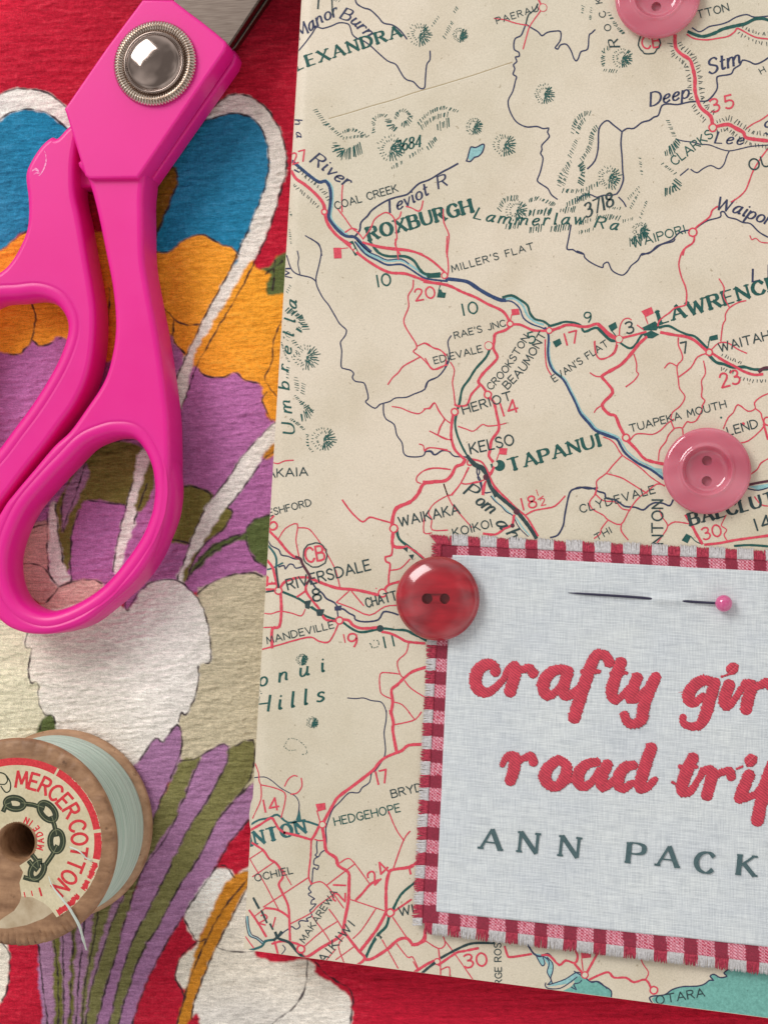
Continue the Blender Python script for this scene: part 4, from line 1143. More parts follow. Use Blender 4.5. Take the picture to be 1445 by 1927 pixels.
r 4.2 95,990 180,1040 230,1110 280,1140 320,1200 330,1250 300,1300 330,1370 370,1460 380,1560 385,1720
r 2 75,1112 185,1040
r 2 75,1110 180,1270 250,1400 300,1492
r 2 100,1245 270,1130
r 2 330,1190 395,1305
r 2.2 185,1472 340,1370 530,1245
r 2 120,1540 200,1480
r 4.2 200,1480 280,1490 340,1520 380,1552
r 4 75,1500 130,1570 205,1695
n 2.2 590,970 585,1010 590,1060 575,1080 600,1092 620,1060 655,1040
n 2.2 600,1092 570,1110 565,1150 600,1160 590,1190 560,1180 550,1290 525,1330 545,1360 525,1370 530,1385 570,1410 550,1420 545,1450 580,1450 545,1490 535,1500 550,1540 510,1560 520,1580 470,1575 450,1590 460,1620 430,1640 400,1620 370,1640 340,1660 310,1690
r 2.2 385,1600 540,1520 600,1460 710,1380
r 2.2 550,1540 640,1660 685,1730
r 2.2 480,1780 620,1660 745,1580
r 2.2 665,1305 790,1210 870,1150
r 2.2 760,1140 820,1105 870,1140 980,1290
r 2.2 710,1370 790,1480
r 2.2 680,1490 740,1570 785,1645
r 4.2 880,1420 930,1370 990,1300 1050,1270
r 2 840,1415 1095,1500
r 2.2 1035,1480 930,1640 860,1710
r 5.4 790,1655 740,1710 620,1780 510,1850 470,1825
O 468 1790 28 r 3
r 2.4 1290,900 1240,970 1165,1180
r 2.2 1130,750 1160,830 1200,910 1245,970
r 5.6 1360,1120 1290,1170 1160,1190 1130,1220 1110,1320 1110,1500
r 4 1285,1180 1295,1222
r 3.4 1300,1415 1170,1505
g 4.6 1350,1265 1310,1300 1220,1380 1160,1495
g 5.4 1130,1550 1110,1620 1050,1680 1000,1760 960,1845
r 5.6 1110,1510 1040,1640 910,1810
r 5 800,1670 900,1800 950,1860 880,1920
r 5.6 960,1870 1010,1860 1120,1790 1200,1720 1270,1710 1320,1760 1390,1720 1405,1640
O 1140 1515 28 r 2.8
r 2.2 1160,1550 1270,1710
r 2.2 1080,1720 1200,1935
r 2.2 1190,1750 1270,1850 1310,1850 1350,1935
r 2 730,1870 870,1770
r 2 640,1895 730,1790
r 2 790,1700 750,1770 800,1910
P w 1040,1690 1075,1730 1062,1740 1030,1700
P k 1040,1665 1080,1700 1070,1715
k 5.4 275,1665 300,1710 380,1740 430,1800 490,1855
k 5 265,1720 300,1690 320,1660
t 4.6 80,1800 170,1770 200,1730 265,1720
c 4 55,1550 65,1620 85,1690 135,1712 185,1752
n 2 45,1545 52,1620 75,1690 130,1712 180,1755
n 2 65,1545 72,1620 95,1680 140,1700 190,1740
k 4 108,1405 150,1480
k 3.6 170,1500 210,1590
k 3.6 235,1600 255,1640
r 3.6 270,1735 295,1830
r 4 250,1750 330,1730 440,1750 470,1780
r 2.2 45,1700 110,1780
n 1.8 330,1760 350,1790 320,1830
H 555 78 46
h 7 345,250 380,200 440,210 500,260 510,310 470,320
h 7 345,265 380,290 430,285
D 245 492 3 y
D 890 160 3 y
@780,1740
r 5 -20,152 70,125 80,60
r 2.2 80,120 180,180 230,150 215,85
r 2.4 180,180 195,320 195,400
r 2 235,130 310,230 440,415
r 5 -10,365 90,300 140,275
r 4.4 180,305 310,215 370,200 480,178
k 5 45,375 110,320 150,290
k 4.6 200,250 300,195 400,150 480,138 600,140
r 2.2 200,340 260,320 265,405
r 2 -10,280 25,340
O 170 278 22 r 2
X sans r 98 30 380,327 548,308
X sans k 50 RGE_ROS 658,452 650,140
r 4.2 680,165 700,230 720,245 800,235 880,222
r 4.2 960,230 1020,235 1090,305 1140,270 1210,290 1230,240 1215,200
r 4.2 1210,300 1270,370
r 4.4 1300,360 1375,225
r 2.2 1260,260 1270,345
P r 1255,212 1330,218 1330,248 1258,256
n 3.4 855,155 900,220 950,240 1000,220 1030,240
P c 905,215 1000,235 1045,290 1045,350 1030,400 1040,440 1010,448 1025,420 1000,360 1005,300 970,250 985,290 965,315 935,280
n 2 910,220 940,280 965,312 982,290 968,240 1010,270 1012,310 1000,360 1030,420 1005,452 1050,442 1140,410 1220,360 1265,372
n 2 1000,248 1040,290 1042,350 1027,400 1038,440
P c 995,470 1060,442 1140,412 1220,365 1260,375 1180,440 1100,455
n 2 990,440 985,460 1010,482 1100,480 1180,430 1225,395
P t2 1120,500 1180,470 1200,445 1230,410 1262,375 1295,410 1330,430 1390,430 1450,480 1450,560
n 2 1265,372 1295,410 1330,430 1390,430 1450,482
n 2 1180,470 1220,490 1200,450 1240,440 1260,420
@1085,1740
P t2 -20,352 60,400 110,435 150,430 200,460 258,500 262,560 -20,525
n 2.4 -20,352 60,400 110,435 150,430 200,460 258,500 258,555
O 60 380 24 r 2
r 4 95,415 180,375 240,360 280,400 370,400 430,435 520,415 565,495
O 580 495 28 r 2.6
r 2.2 478,245 500,300 540,360 520,410
P t2 585,600 562,560 590,540 660,530 720,490 800,468 900,465 960,450 1000,420 1030,420 1005,390 1035,375 1080,400 1130,390 1110,365 1140,340 1300,330 1560,320 1560,760
n 2.6 575,600 548,558 570,540 660,530 720,490 800,468 900,465 960,450 1000,420 1030,420 1005,390 1035,375 1080,400 1130,390 1110,365 1140,340
X sans k 62 OTARA 603,602 965,540
D 1288 500 3 k
"""

# ------------------------------------------------------------------ book with the map on its cover
ZB = 9.0 * MM
BO = W(457, 1786.5, ZB)
BU = W(1445, 1916, ZB) - BO; BU /= np.linalg.norm(BU)
BV = W(566, 0, ZB) - BO; BV /= np.linalg.norm(BV)
BW, BH = 0.140, 0.206
M_INV = np.linalg.inv(np.array([BU[:2], BV[:2]]).T)


def to_uv(px, py):
    q = WA(np.asarray(px, float), np.asarray(py, float), ZB)[..., :2] - BO[:2]
    return q @ M_INV.T


def roll(u):
    """the cover board rolls down a little towards the fore edge"""
    u = np.asarray(u, float)
    t = np.clip(1 - u / 0.0022, 0, 1)
    return -0.00055 * t * t


def from_uv(u, v, z):
    u = np.asarray(u, float)
    p = BO[:2] + u[..., None] * BU[:2] + np.asarray(v, float)[..., None] * BV[:2]
    return np.concatenate([p, (ZB + roll(u) + z)[..., None]], -1)


def clip_poly(poly, ax, lim, sign):
    out = []
    n = len(poly)
    for i in range(n):
        a, b = poly[i], poly[(i + 1) % n]
        da, db = (a[ax] - lim) * sign, (b[ax] - lim) * sign
        if da >= 0:
            out.append(a)
        if da * db < 0:
            t = da / (da - db); out.append(a + (b - a) * t)
    return out


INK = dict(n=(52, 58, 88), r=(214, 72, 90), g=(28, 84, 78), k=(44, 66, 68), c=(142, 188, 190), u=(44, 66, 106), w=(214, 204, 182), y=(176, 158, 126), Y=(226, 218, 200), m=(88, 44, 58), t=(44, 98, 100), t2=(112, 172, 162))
INKS = list(INK)
LAYER = {k: i for i, k in enumerate(['Y', 'y', 't2', 'c', 'u', 'n', 't', 'g', 'w0', 'r', 'w', 'k', 'm'])}


class Print:
    """flat ink shapes on the cover, each a hair above the one under it"""

    def __init__(s):
        s.mb = MB(); s.k = 0

    def z(s, c):
        s.k += 1
        return (4 + 4.2 * LAYER[c] + 0.26 * (s.k % 16)) * 1e-6

    def face(s, q, z, mi):
        uv = [np.asarray(a) for a in to_uv([p[0] for p in q], [p[1] for p in q])]
        m = 0.00006
        if min(a[0] for a in uv) < m:
            uv = clip_poly(uv, 0, m, 1)
        if len(uv) > 2 and min(a[1] for a in uv) < m:
            uv = clip_poly(uv, 1, m, 1)
        if len(uv) > 2:
            uv = np.array(uv)
            P = from_uv(uv[:, 0], uv[:, 1], z)
            a = 0.0
            for i in range(len(uv)):
                j = (i + 1) % len(uv); a += P[i][0] * P[j][1] - P[j][0] * P[i][1]
            if abs(a) < 1e-13:
                return
            if a < 0:
                P = P[::-1]
            s.mb.add(P, [tuple(range(len(P)))], mi)

    def line(s, p, w, c, rough=0.12, smooth=True, zz=None):
        q = smooth_pts(p, 3) if smooth else [np.asarray(a, float) for a in p]
        dense = [q[0]]
        for a, b in zip(q[:-1], q[1:]):
            n = max(1, int(np.hypot(*(b - a)) / 3.6))
            dense += [a + (b - a) * (i + 1) / n for i in range(n)]
        ws = w if hasattr(w, '__len__') and len(w) == len(q) else None
        if ws is not None:
            acc = [0]
            for a, b in zip(q[:-1], q[1:]):
                acc.append(acc[-1] + max(1, int(np.hypot(*(b - a)) / 3.6)))
            wl = np.interp(np.arange(len(dense)), acc, ws)
        else:
            wl = np.full(len(dense), float(w))
        wl = wl * (1 + rough * RNG.standard_normal(len(dense)) * 0.5)
        v, f = ribbon(dense, wl)
        z = s.z(c) if zz is None else zz
        mi = INKS.index(c)
        for fc in f:
            s.face([v[i] for i in fc], z, mi)

    def disc(s, cx, cy, r, c, dz=0.0):
        a = np.linspace(0, 2 * math.pi, 25)[:-1]
        s.face([(cx + r * math.cos(t), cy + r * math.sin(t)) for t in a], s.z(c) + dz, INKS.index(c))

    def ring(s, cx, cy, r, w, c, dz=0.0):
        z = s.z(c) + dz
        a = np.linspace(0, 2 * math.pi, 29)
        wob = 1 + 0.03 * RNG.standard_normal(29); wob[-1] = wob[0]
        for i in range(28):
            q = [(cx + (r * wob[k] + e) * math.cos(a[k]), cy + (r * wob[k] + e) * math.sin(a[k])) for k, e in ((i, -w / 2), (i + 1, -w / 2), (i + 1, w / 2), (i, w / 2))]
            s.face(q, z, INKS.index(c))

    def tick(s, a, b, w, c):
        a = np.asarray(a, float); b = np.asarray(b, float)
        d = b - a; l = np.hypot(*d)
        if l < 1e-6:
            return
        n = np.array([-d[1], d[0]]) / l * w / 2
        s.face([a - n, b - n * .7, b + n * .7, a + n], s.z(c), INKS.index(c))


TW = dict(sans=1.0, serif=1.15, italic=0.95)
LWD = dict(r=1.02, n=1.0, g=1.0, k=1.0, u=1.0, c=0.72)


def draw_map(pr):
    S = 360.0 / 1445.0
    ox = oy = 0.0
    g = lambda q: np.array([ox + q[0] * S, oy + q[1] * S])
    for row in MAP.strip().split('\n'):
        t = row.split()
        if row[0] == '@':
            ox, oy = [float(a) for a in row[1:].split(',')]
            continue
        if t[0] == 'P':
            q = [g(p) for p in parse_pts(' '.join(t[2:]))]
            pr.face(q, pr.z(t[1]), INKS.index(t[1]))
        elif t[0] == 'O':
            x, y, r = float(t[1]), float(t[2]), float(t[3]) * S
            c = g((x, y))
            (pr.disc(c[0], c[1], r, 'w') if r < 15 else None); pr.ring(c[0], c[1], r, float(t[5]) * 1.2, t[4], 6e-6)
        elif t[0] == 'D':
            c = g((float(t[1]), float(t[2]))); pr.disc(c[0], c[1], float(t[3]) * S, t[4])
        elif t[0] == 'X':
            b = [g(p) for p in parse_pts(' '.join(t[5:]))]
            for p, w in text_strokes(t[4].replace('_', ' '), b, float(t[3]) * S, t[1]):
                pr.line(p, np.array(w) * TW[t[1]], t[2], 0.1, False)
        elif t[0] == 'K':
            c, ln, step, off = t[1], float(t[2]) * S, float(t[3]) * S, float(t[4]) * S
            b = [g(p) for p in parse_pts(' '.join(t[5:]))]
            for a, e in zip(b[:-1], b[1:]):
                l = np.hypot(*(e - a)); d = (e - a) / l; nn = np.array([d[1], -d[0]]) * (1 if off > 0 else -1)
                for u in np.arange(0, l, step):
                    q = a + d * (u + RNG.normal() * 0.6)
                    ang = nn * (0.9 + 0.3 * RNG.random()) + d * 0.25 * RNG.normal()
                    pr.tick(q, q + ang * ln * (0.7 + 0.5 * RNG.random()), 1.5, c)
        elif t[0] == 'H':
            c = g((float(t[1]), float(t[2]))); R = float(t[3]) * S
            for rr, n, dark in ((0.96, 24, 0), (0.66, 20, 0), (0.36, 10, 0)):
                for k in range(n):
                    a = 2 * math.pi * (k + RNG.random() * .5) / n
                    lee = math.cos(a - 0.35)               # lower right carries the shade strokes
                    if lee < -0.2 and rr < 0.5:
                        continue
                    r1 = R * rr * (1 + .06 * RNG.normal()); ln = R * (0.16 if lee < 0.1 else 0.36)
                    d = np.array([math.cos(a), math.sin(a)])
                    pr.tick(c + d * (r1 - ln), c + d * r1, (1.5 if lee < 0.1 else 2.4) * (.7 + .6 * RNG.random()), 'g')
        elif t[0] == 'h':
            ln = float(t[1]) * S
            b = [g(p) for p in parse_pts(' '.join(t[2:]))]
            if len(b) > 2:
                b = smooth_pts(b, 4)
            c0 = sum(b) / len(b)
            for a, e in zip(b[:-1], b[1:]):
                l = np.hypot(*(e - a)); d = (e - a) / max(l, 1e-6); nn = np.array([-d[1], d[0]])
                for u in np.arange(0, l, 4.6):
                    q = a + d * (u + RNG.normal() * .9)
                    L = ln * (0.55 + 0.7 * RNG.random())
                    lean = nn + d * 0.35 * (1 if nn[1] < 0 else -1)
                    pr.tick(q - lean * L / 2, q + lean * L / 2, (1.5 if ln < 9 else 2.1) * (.65 + .7 * RNG.random()), 'g')
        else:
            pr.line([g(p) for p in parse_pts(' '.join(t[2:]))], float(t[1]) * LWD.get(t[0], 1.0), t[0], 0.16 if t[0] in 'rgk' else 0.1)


def build_book():
    book = thing('book', 'paperback book with a cream road map cover and patched title', 'book', tuple(from_uv(0.07, 0.1, -ZB)))
    paper, nt, p = mat('cover_paper', (0.6, 0.55, 0.42, 1), 0.55)
    v = coords(nt)
    big = ramp(nt, noise(nt, v, 22, 2, 0.5), lin(212, 202, 182), lin(224, 210, 192), 0.35, 0.65)
    blot = ramp(nt, noise(nt, v, 90, 4, 0.6), (0.88, 0.85, 0.78, 1), (1.04, 1.04, 1.03, 1), 0.22, 0.56)
    fib = ramp(nt, noise(nt, v, 4200, 3, 0.7), (0.86, 0.86, 0.84, 1), (1.08, 1.08, 1.08, 1), 0.3, 0.7)
    spk = ramp(nt, noise(nt, v, 1300, 2, 0.5), (0.55, 0.50, 0.42, 1), (1, 1, 1, 1), 0.22, 0.30)
    nt.links.new(mixc(nt, mixc(nt, mixc(nt, big, blot, 0.75), fib), spk, 0.75), p.inputs['Base Color'])
    bump(nt, p, noise(nt, v, 3000, 3, 0.6), 0.00003, 0.5)
    p.inputs['Specular IOR Level'].default_value = 0.3
    p.inputs['Coat Weight'].default_value = 0.3; p.inputs['Coat Roughness'].default_value = 0.35
    inks = [ink('ink_' + dict(n='navy', r='red', g='green', k='slate', c='pale_cyan', u='river_blue', w='paper_gap', y='stain', Y='crease', m='maroon', t='teal', t2='sea')[c], lin(*INK[c]), 0.22 if c not in 'wyY' else 0.05) for c in INKS]
    pr = Print()
    draw_map(pr)
    mb = MB()
    us = np.concatenate([np.linspace(0, 0.0024, 9), np.linspace(0.01, BW, 12)])
    vs = np.linspace(0, BH, 24)
    th = 0.0004
    n = len(us)
    for zz, flip in ((0.0, False), (-th, True)):
        P = np.array([[from_uv(u, w_, zz) for u in us] for w_ in vs])
        k = len(mb.v)
        mb.v += [tuple(q) for q in P.reshape(-1, 3)]
        for i in range(len(vs) - 1):
            for j in range(n - 1):
                f = (k + i * n + j, k + i * n + j + 1, k + (i + 1) * n + j + 1, k + (i + 1) * n + j)
                mb.f.append(f[::-1] if flip else f); mb.m.append(0)
    tot = len(vs) * n
    edge = [j for j in range(n)] + [(i + 1) * n - 1 for i in range(1, len(vs))] + [(len(vs) - 1) * n + j for j in range(n - 2, -1, -1)] + [i * n for i in range(len(vs) - 2, 0, -1)]
    for a, b in zip(edge, edge[1:] + edge[:1]):
        mb.f.append((b, a, a + tot, b + tot)); mb.m.append(0)
    k = len(mb.v)
    mb.v += pr.mb.v; mb.f += [tuple(i + k for i in f) for f in pr.mb.f]; mb.m += [m + 1 for m in pr.mb.m]
    mb.build('cover', [paper] + inks, book)

    pm, nt, p = mat('page_paper', lin(214, 204, 182), 0.7)
    v = coords(nt, scale=(1, 1, 1))
    nt.links.new(ramp(nt, noise(nt, coords(nt, scale=(200, 200, 6000)), 1, 2, .5), lin(190, 178, 156), lin(228, 220, 200)), p.inputs['Base Color'])

    def box(mb, poly_uv, z0, z1):
        q = np.array(poly_uv); m = len(q)
        lo = from_uv(q[:, 0] + 1, q[:, 1], 0); lo[:, :2] -= BU[:2]; hi = lo.copy()
        lo[:, 2] = z0; hi[:, 2] = z1
        mb.add(list(lo) + list(hi), [tuple(range(m - 1, -1, -1)), tuple(range(m, 2 * m))] + [(i, (i + 1) % m, m + (i + 1) % m, m + i) for i in range(m)])
    pg = MB()
    box(pg, [(0.0012, 0.0008), (BW, 0.0008), (BW, BH - .0008), (0.0012, BH - .0008)], 0.0009, ZB - 0.0012)
    bul = to_uv([484, 474, 468, 465, 466, 471, 484], [1492, 1497, 1514, 1535, 1556, 1575, 1582])
    box(pg, bul[::-1], ZB - 0.0019, ZB - 0.0014)
    pg.build('pages', pm, book)
    bk = MB()
    box(bk, [(0.0003, 0.0002), (BW, 0.0002), (BW, BH), (0.0003, BH)], 0.0003, 0.00085)
    bk.build('back_cover', paper, book)
    return book


build_book()

# ------------------------------------------------------------------ title patch of the cover print, raised as real fabric
def patch_z(px, py):
    """height of the printed patch, raised as cloth: it lies on the cover and lifts towards its lower and right edges"""
    px = np.asarray(px, float); py = np.asarray(py, float)
    top = 1004 + (px - 812) * 0.0458; bot = 1751 + (px - 774) * 0.122
    v = np.clip((py - top) / (bot - top), -0.05, 1.1)
    u = (px - 790) / 900
    pinch = 0.00060 * np.exp(-((py - 1128.8 - (px - 1259) * 0.068) / 8.5) ** 2) / (1 + np.exp(-(px - 1226) / 4.0)) / (1 + np.exp((px - 1292) / 4.0))
    return ZB + 0.00035 + pinch + 0.0011 * np.clip(v, 0, 2) ** 4 + 0.00006 * np.sin(u * 17 + v * 5) + 0.00008 * np.sin(v * 13 + u * 3)


def col_index(px, v):
    ct = (px - 881.0) / 53.6
    x0 = px - 843.5
    cb = (-53.2 + np.sqrt(np.maximum(53.2 ** 2 + 4 * 0.28 * x0, 1))) / (2 * 0.28)
    return ct * (1 - v) + (cb - 1) * v


def build_patch():
    root = thing('printed_patch', 'pale linen title patch with frayed red gingham border, printed on the map cover, in relief', 'fabric patch', tuple(W(1200, 1400, ZB)))
    # --- gingham ground
    nx, ny = 460, 380
    U, V = np.meshgrid(np.linspace(0, 1, nx), np.linspace(0, 1, ny))
    def quad(tl, tr, br, bl):
        return [((1 - U) * (1 - V) * tl[k] + U * (1 - V) * tr[k] + U * V * br[k] + (1 - U) * V * bl[k]) for k in (0, 1)]
    X, Y = quad((829, 1023), (1700, 1065), (1700, 1846), (792, 1737))
    ci = col_index(X, V); ri = (Y - (X - 800) * 0.08 - 1360) / 48.9
    cr = (ci % 1) < 0.43
    rr = (ri % 1) < 0.5
    tb = V < 0.035; bb = V > 0.955; lb = U < 0.035
    rr = np.where(tb | bb, True, rr); cr = np.where(lb, True, cr)
    chk = ((np.floor(X / 3.3) + np.floor(Y / 3.0)) % 2) == 0
    dk, rd, pk, wh = [np.array(lin(*c)[:3]) for c in ((142, 40, 62), (184, 54, 80), (226, 166, 180), (212, 209, 210))]
    col = np.where((cr & rr)[..., None], dk, np.where((cr ^ rr)[..., None], np.where(chk[..., None], rd, pk), wh))
    col = col * (1 + 0.10 * RNG.standard_normal((ny, nx)))[..., None]
    Z = patch_z(X, Y)
    P = WA(X, Y, Z)
    gm, nt, p = mat('gingham', (0.5, 0.5, 0.5, 1), 0.85)
    at = nd(nt, 'ShaderNodeAttribute', attribute_name='Col')
    nz = noise(nt, coords(nt, scale=(5200, 5200, 1)), 1, 2, .6)
    nt.links.new(mixc(nt, at.outputs['Color'], ramp(nt, nz, (.8, .8, .8, 1), (1.15, 1.15, 1.15, 1))), p.inputs['Base Color'])
    bump(nt, p, nz, 0.0001, 0.7)
    keep(grid_obj('printed_gingham_border', P, np.clip(col, .01, .9), gm), root)
    # --- frayed yarns
    yr, nt, p = mat('red_yarn', lin(178, 36, 62), 0.85)
    nt.links.new(ramp(nt, noise(nt, coords(nt), 3000, 2, .6), lin(146, 36, 60), lin(194, 66, 88)), p.inputs['Base Color'])
    yw, nt, p = mat('white_yarn', lin(206, 203, 203), 0.85)
    nt.links.new(ramp(nt, noise(nt, coords(nt), 3000, 2, .6), lin(178, 174, 174), lin(214, 211, 212)), p.inputs['Base Color'])
    mb = MB()
    rg = np.random.default_rng(3)

    def yarn(a, b, red, r=1.25):
        a = np.array(a, float); b = np.array(b, float)
        m = (a + b) / 2 + rg.normal(0, 0.35, 2)
        q = [a, m, b + rg.normal(0, 0.5, 2)]
        pp = []
        for i, s in enumerate(smooth_pts(q, 2)):
            pp.append(WA(s[0], s[1], float(patch_z(s[0], s[1])) + 0.00008 + rg.normal(0, 0.00003) - 0.00008 * i))
        v, f = tube(pp, [r * PX, r * PX, r * PX * .95, r * PX * .8, r * PX * .5][:len(pp)], 5)
        mb.add(v, f, 0 if red else 1)
    for x in np.arange(813, 1500, 1.45):                      # along the top
        y = 1023 + (x - 829) * 0.0482 + 2
        red = (col_index(x, 0.0) % 1) < 0.43 or x < 850
        ln = 20 + rg.normal(0, 0.8) - (2 if red else -1)
        spl = (-0.25 if x < 845 else 0.0) + rg.normal(0, 0.025)
        yarn((x + max(0, 826 - x) * .8, y), (x + spl * ln, y - ln), red)
    for x in np.arange(800, 1500, 1.45):                      # along the bottom
        y = 1737 + (x - 792) * 0.12 - 2
        red = (col_index(x, 1.0) % 1) < 0.43 or x < 813
        ln = 21 + rg.normal(0, 0.8)
        yarn((x, y), (x + rg.normal(0, 1.0) - 1.0, y + ln), red)
    for y in np.arange(1026, 1742, 1.45):                     # along the left
        x = 829 - (y - 1023) * 37 / 714 + 2
        red = (((y - 1360) / 48.9) % 1) < 0.5 or y < 1050
        ln = 18 + rg.normal(0, 0.8)
        yarn((x, y), (x - ln, y + rg.normal(0, 1.0) - (4 if y < 1042 else 0)), red)
    mb.build('printed_fringe', [yr, yw], root, True)
    # --- linen panel
    nx, ny = 420, 340
    U, V = np.meshgrid(np.linspace(0, 1, nx), np.linspace(0, 1, ny))
    X, Y = quad((850, 1043), (1700, 1089), (1700, 1809), (820, 1716))
    Z = patch_z(X, Y) + 0.0004
    Z[0, :] -= 0.00035; Z[-1, :] -= 0.00035; Z[:, 0] -= 0.00035
    rg2 = np.random.default_rng(8)
    Z += 0.00004 * field(ny, nx, 13, 16, rg2)
    P = WA(X, Y, Z)
    UV = np.stack([U * 850 / 2.9, V * 700 / 2.9], -1)
    lm, nt, p = mat('linen', lin(204, 211, 213), 0.9)
    t = nd(nt, 'ShaderNodeTexCoord')
    def uvn(sx, sy, sc, det=2):
        mp = nd(nt, 'ShaderNodeMapping'); mp.inputs['Scale'].default_value = (sx, sy, 1)
        nt.links.new(t.outputs['UV'], mp.inputs['Vector'])
        return noise(nt, mp.outputs['Vector'], sc, det, .6)
    wx = nd(nt, 'ShaderNodeTexWave', bands_direction='X'); wy = nd(nt, 'ShaderNodeTexWave', bands_direction='Y')
    for w_ in (wx, wy):
        w_.inputs['Scale'].default_value = 0.3142 * 1.0; w_.inputs['Distortion'].default_value = 0.8; w_.inputs['Detail'].default_value = 1
        nt.links.new(t.outputs['UV'], w_.inputs['Vector'])
    mul = nd(nt, 'ShaderNodeMath', operation='MULTIPLY'); nt.links.new(wx.outputs['Fac'], mul.inputs[0]); nt.links.new(wy.outputs['Fac'], mul.inputs[1])
    slx = uvn(0.06, 1.0, 1.0); sly = uvn(1.0, 0.07, 1.0)
    c = ramp(nt, mul.outputs[0], lin(206, 211, 212), lin(229, 232, 232), 0.0, 0.6)
    c = mixc(nt, c, ramp(nt, slx, (.83, .84, .86, 1), (1.07, 1.07, 1.07, 1), .3, .62))
    c = mixc(nt, c, ramp(nt, sly, (.87, .88, .90, 1), (1.05, 1.05, 1.05, 1), .3, .62))
    c = mixc(nt, c, ramp(nt, uvn(.02, .03, 1, 3), (.93, .94, .97, 1), (1.03, 1.03, 1.02, 1)))
    nt.links.new(c, p.inputs['Base Color'])
    ad = nd(nt, 'ShaderNodeMath', operation='ADD'); nt.links.new(slx, ad.inputs[0]); nt.links.new(sly, ad.inputs[1])
    ad2 = nd(nt, 'ShaderNodeMath', operation='ADD'); nt.links.new(ad.outputs[0], ad2.inputs[0]); nt.links.new(mul.outputs[0], ad2.inputs[1])
    bump(nt, p, ad2.outputs[0], 0.00007, 0.7)
    p.inputs['Specular IOR Level'].default_value = 0.2
    keep(grid_obj('printed_linen_panel', P, None, lm, uv=UV), root)
    # --- embroidered title
    S = 360.0 / 1445.0
    sm, nt, p = mat('satin_stitch', lin(206, 56, 76), 0.55)
    wv = nd(nt, 'ShaderNodeTexWave', bands_direction='DIAGONAL')
    mp = nd(nt, 'ShaderNodeMapping'); mp.inputs['Rotation'].default_value = (0, 0, math.radians(-8)); tco = nd(nt, 'ShaderNodeTexCoord')
    nt.links.new(tco.outputs['Object'], mp.inputs['Vector']); nt.links.new(mp.outputs['Vector'], wv.inputs['Vector'])
    wv.inputs['Scale'].default_value = 1150; wv.inputs['Distortion'].default_value = 3.0; wv.inputs['Detail'].default_value = 2; wv.inputs['Detail Scale'].default_value = 1.4
    n1 = noise(nt, mp.outputs['Vector'], 900, 3, .6)
    c = ramp(nt, wv.outputs['Fac'], lin(168, 38, 62), lin(208, 62, 80), .05, .6)
    c = mixc(nt, c, ramp(nt, n1, (.8, .8, .8, 1), (1.12, 1.12, 1.12, 1)))
    nt.links.new(c, p.inputs['Base Color'])
    bump(nt, p, wv.outputs['Fac'], 0.00004, 0.6)
    p.inputs['Sheen Weight'].default_value = 0.2
    mb = MB()
    for row in TITLE.strip().split('\n'):
        if row[0] == '@':
            ox, oy = [float(a) for a in row[1:].split(',')]
            continue
        q = np.array([[float(c) for c in w_.split(',')] for w_ in row.split()])
        if len(q) == 1:
            q = np.vstack([q, q + [0.5, 0.5, 0]])
        sm_ = np.array(smooth_pts(q, 6)) if len(q) > 2 else np.array([q[0] + (q[1] - q[0]) * k / 8 for k in range(9)])
        dense = [sm_[0]]
        for a, b in zip(sm_[:-1], sm_[1:]):
            n = max(1, int(np.hypot(*(b - a)[:2]) / 5.5))
            dense += [a + (b - a) * (i + 1) / n for i in range(n)]
        d = np.array(dense)
        # rounded ends
        t0 = d[1, :2] - d[0, :2]; t0 /= np.hypot(*t0) + 1e-9; t1 = d[-1, :2] - d[-2, :2]; t1 /= np.hypot(*t1) + 1e-9
        head = [[d[0, 0] - t0[0] * d[0, 2] * e, d[0, 1] - t0[1] * d[0, 2] * e, d[0, 2] * math.sqrt(max(1 - e * e, .03))] for e in (.9, .6, .3)]
        tail = [[d[-1, 0] + t1[0] * d[-1, 2] * e, d[-1, 1] + t1[1] * d[-1, 2] * e, d[-1, 2] * math.sqrt(max(1 - e * e, .03))] for e in (.3, .6, .9)]
        d = np.vstack([head, d, tail])
        px, py = ox + d[:, 0] * S, oy + d[:, 1] * S
        rad = np.maximum(d[:, 2] * 1.12 - 8.5, 5.0) * S * PX * (1 + 0.05 * rg.standard_normal(len(d)))
        pp = WA(px, py, patch_z(px, py) + 0.00045)
        v, f = tube(pp, rad, 14, 0.0)
        # domed section with saw-toothed satin edges
        v = np.array(v).reshape(len(pp), 14, 3)
        for k in range(14):
            a = 2 * math.pi * k / 14
            v[:, k, 2] += np.minimum(rad, 0.0011) * 0.11 * math.sin(a)
            if abs(math.sin(a)) < 0.3:
                jit = 0.00022 * rg.random(len(pp)) * np.where(np.arange(len(pp)) % 2 == 0, 1, .1)
                v[:, k, :2] += (v[:, k, :2] - pp[:, :2]) / (np.linalg.norm(v[:, k, :2] - pp[:, :2], axis=1)[:, None] + 1e-9) * jit[:, None]
        mb.add(v.reshape(-1, 3), f)
    mb.build('printed_embroidered_title', sm, root, True)
    # --- author line, printed on the linen
    am = ink('author_ink', lin(72, 96, 100), 0.12)
    mb = MB()
    k = 0
    for ch, x0, y0, x1, y1, h in AUTHOR:
        for pth, w in text_strokes(ch, [(x0, y0), (x1, y1)], h, 'title'):
            q = [pth[0]]; wl = [w[0]]
            for a, b, wa, wb in zip(pth[:-1], pth[1:], w[:-1], w[1:]):
                n = max(1, int(np.hypot(*(b - a)) / 6))
                for i in range(n):
                    q.append(a + (b - a) * (i + 1) / n); wl.append(wa + (wb - wa) * (i + 1) / n)
            v, f = ribbon(q, wl, cap=False)
            k += 1
            vv = np.array(v)
            if len(vv) == 0:
                continue
            P = WA(vv[:, 0], vv[:, 1], patch_z(vv[:, 0], vv[:, 1]) + 0.00056 + (k % 5) * 2e-6)
            mb.add(P, f)
    mb.build('author_name', am, root)
    return root


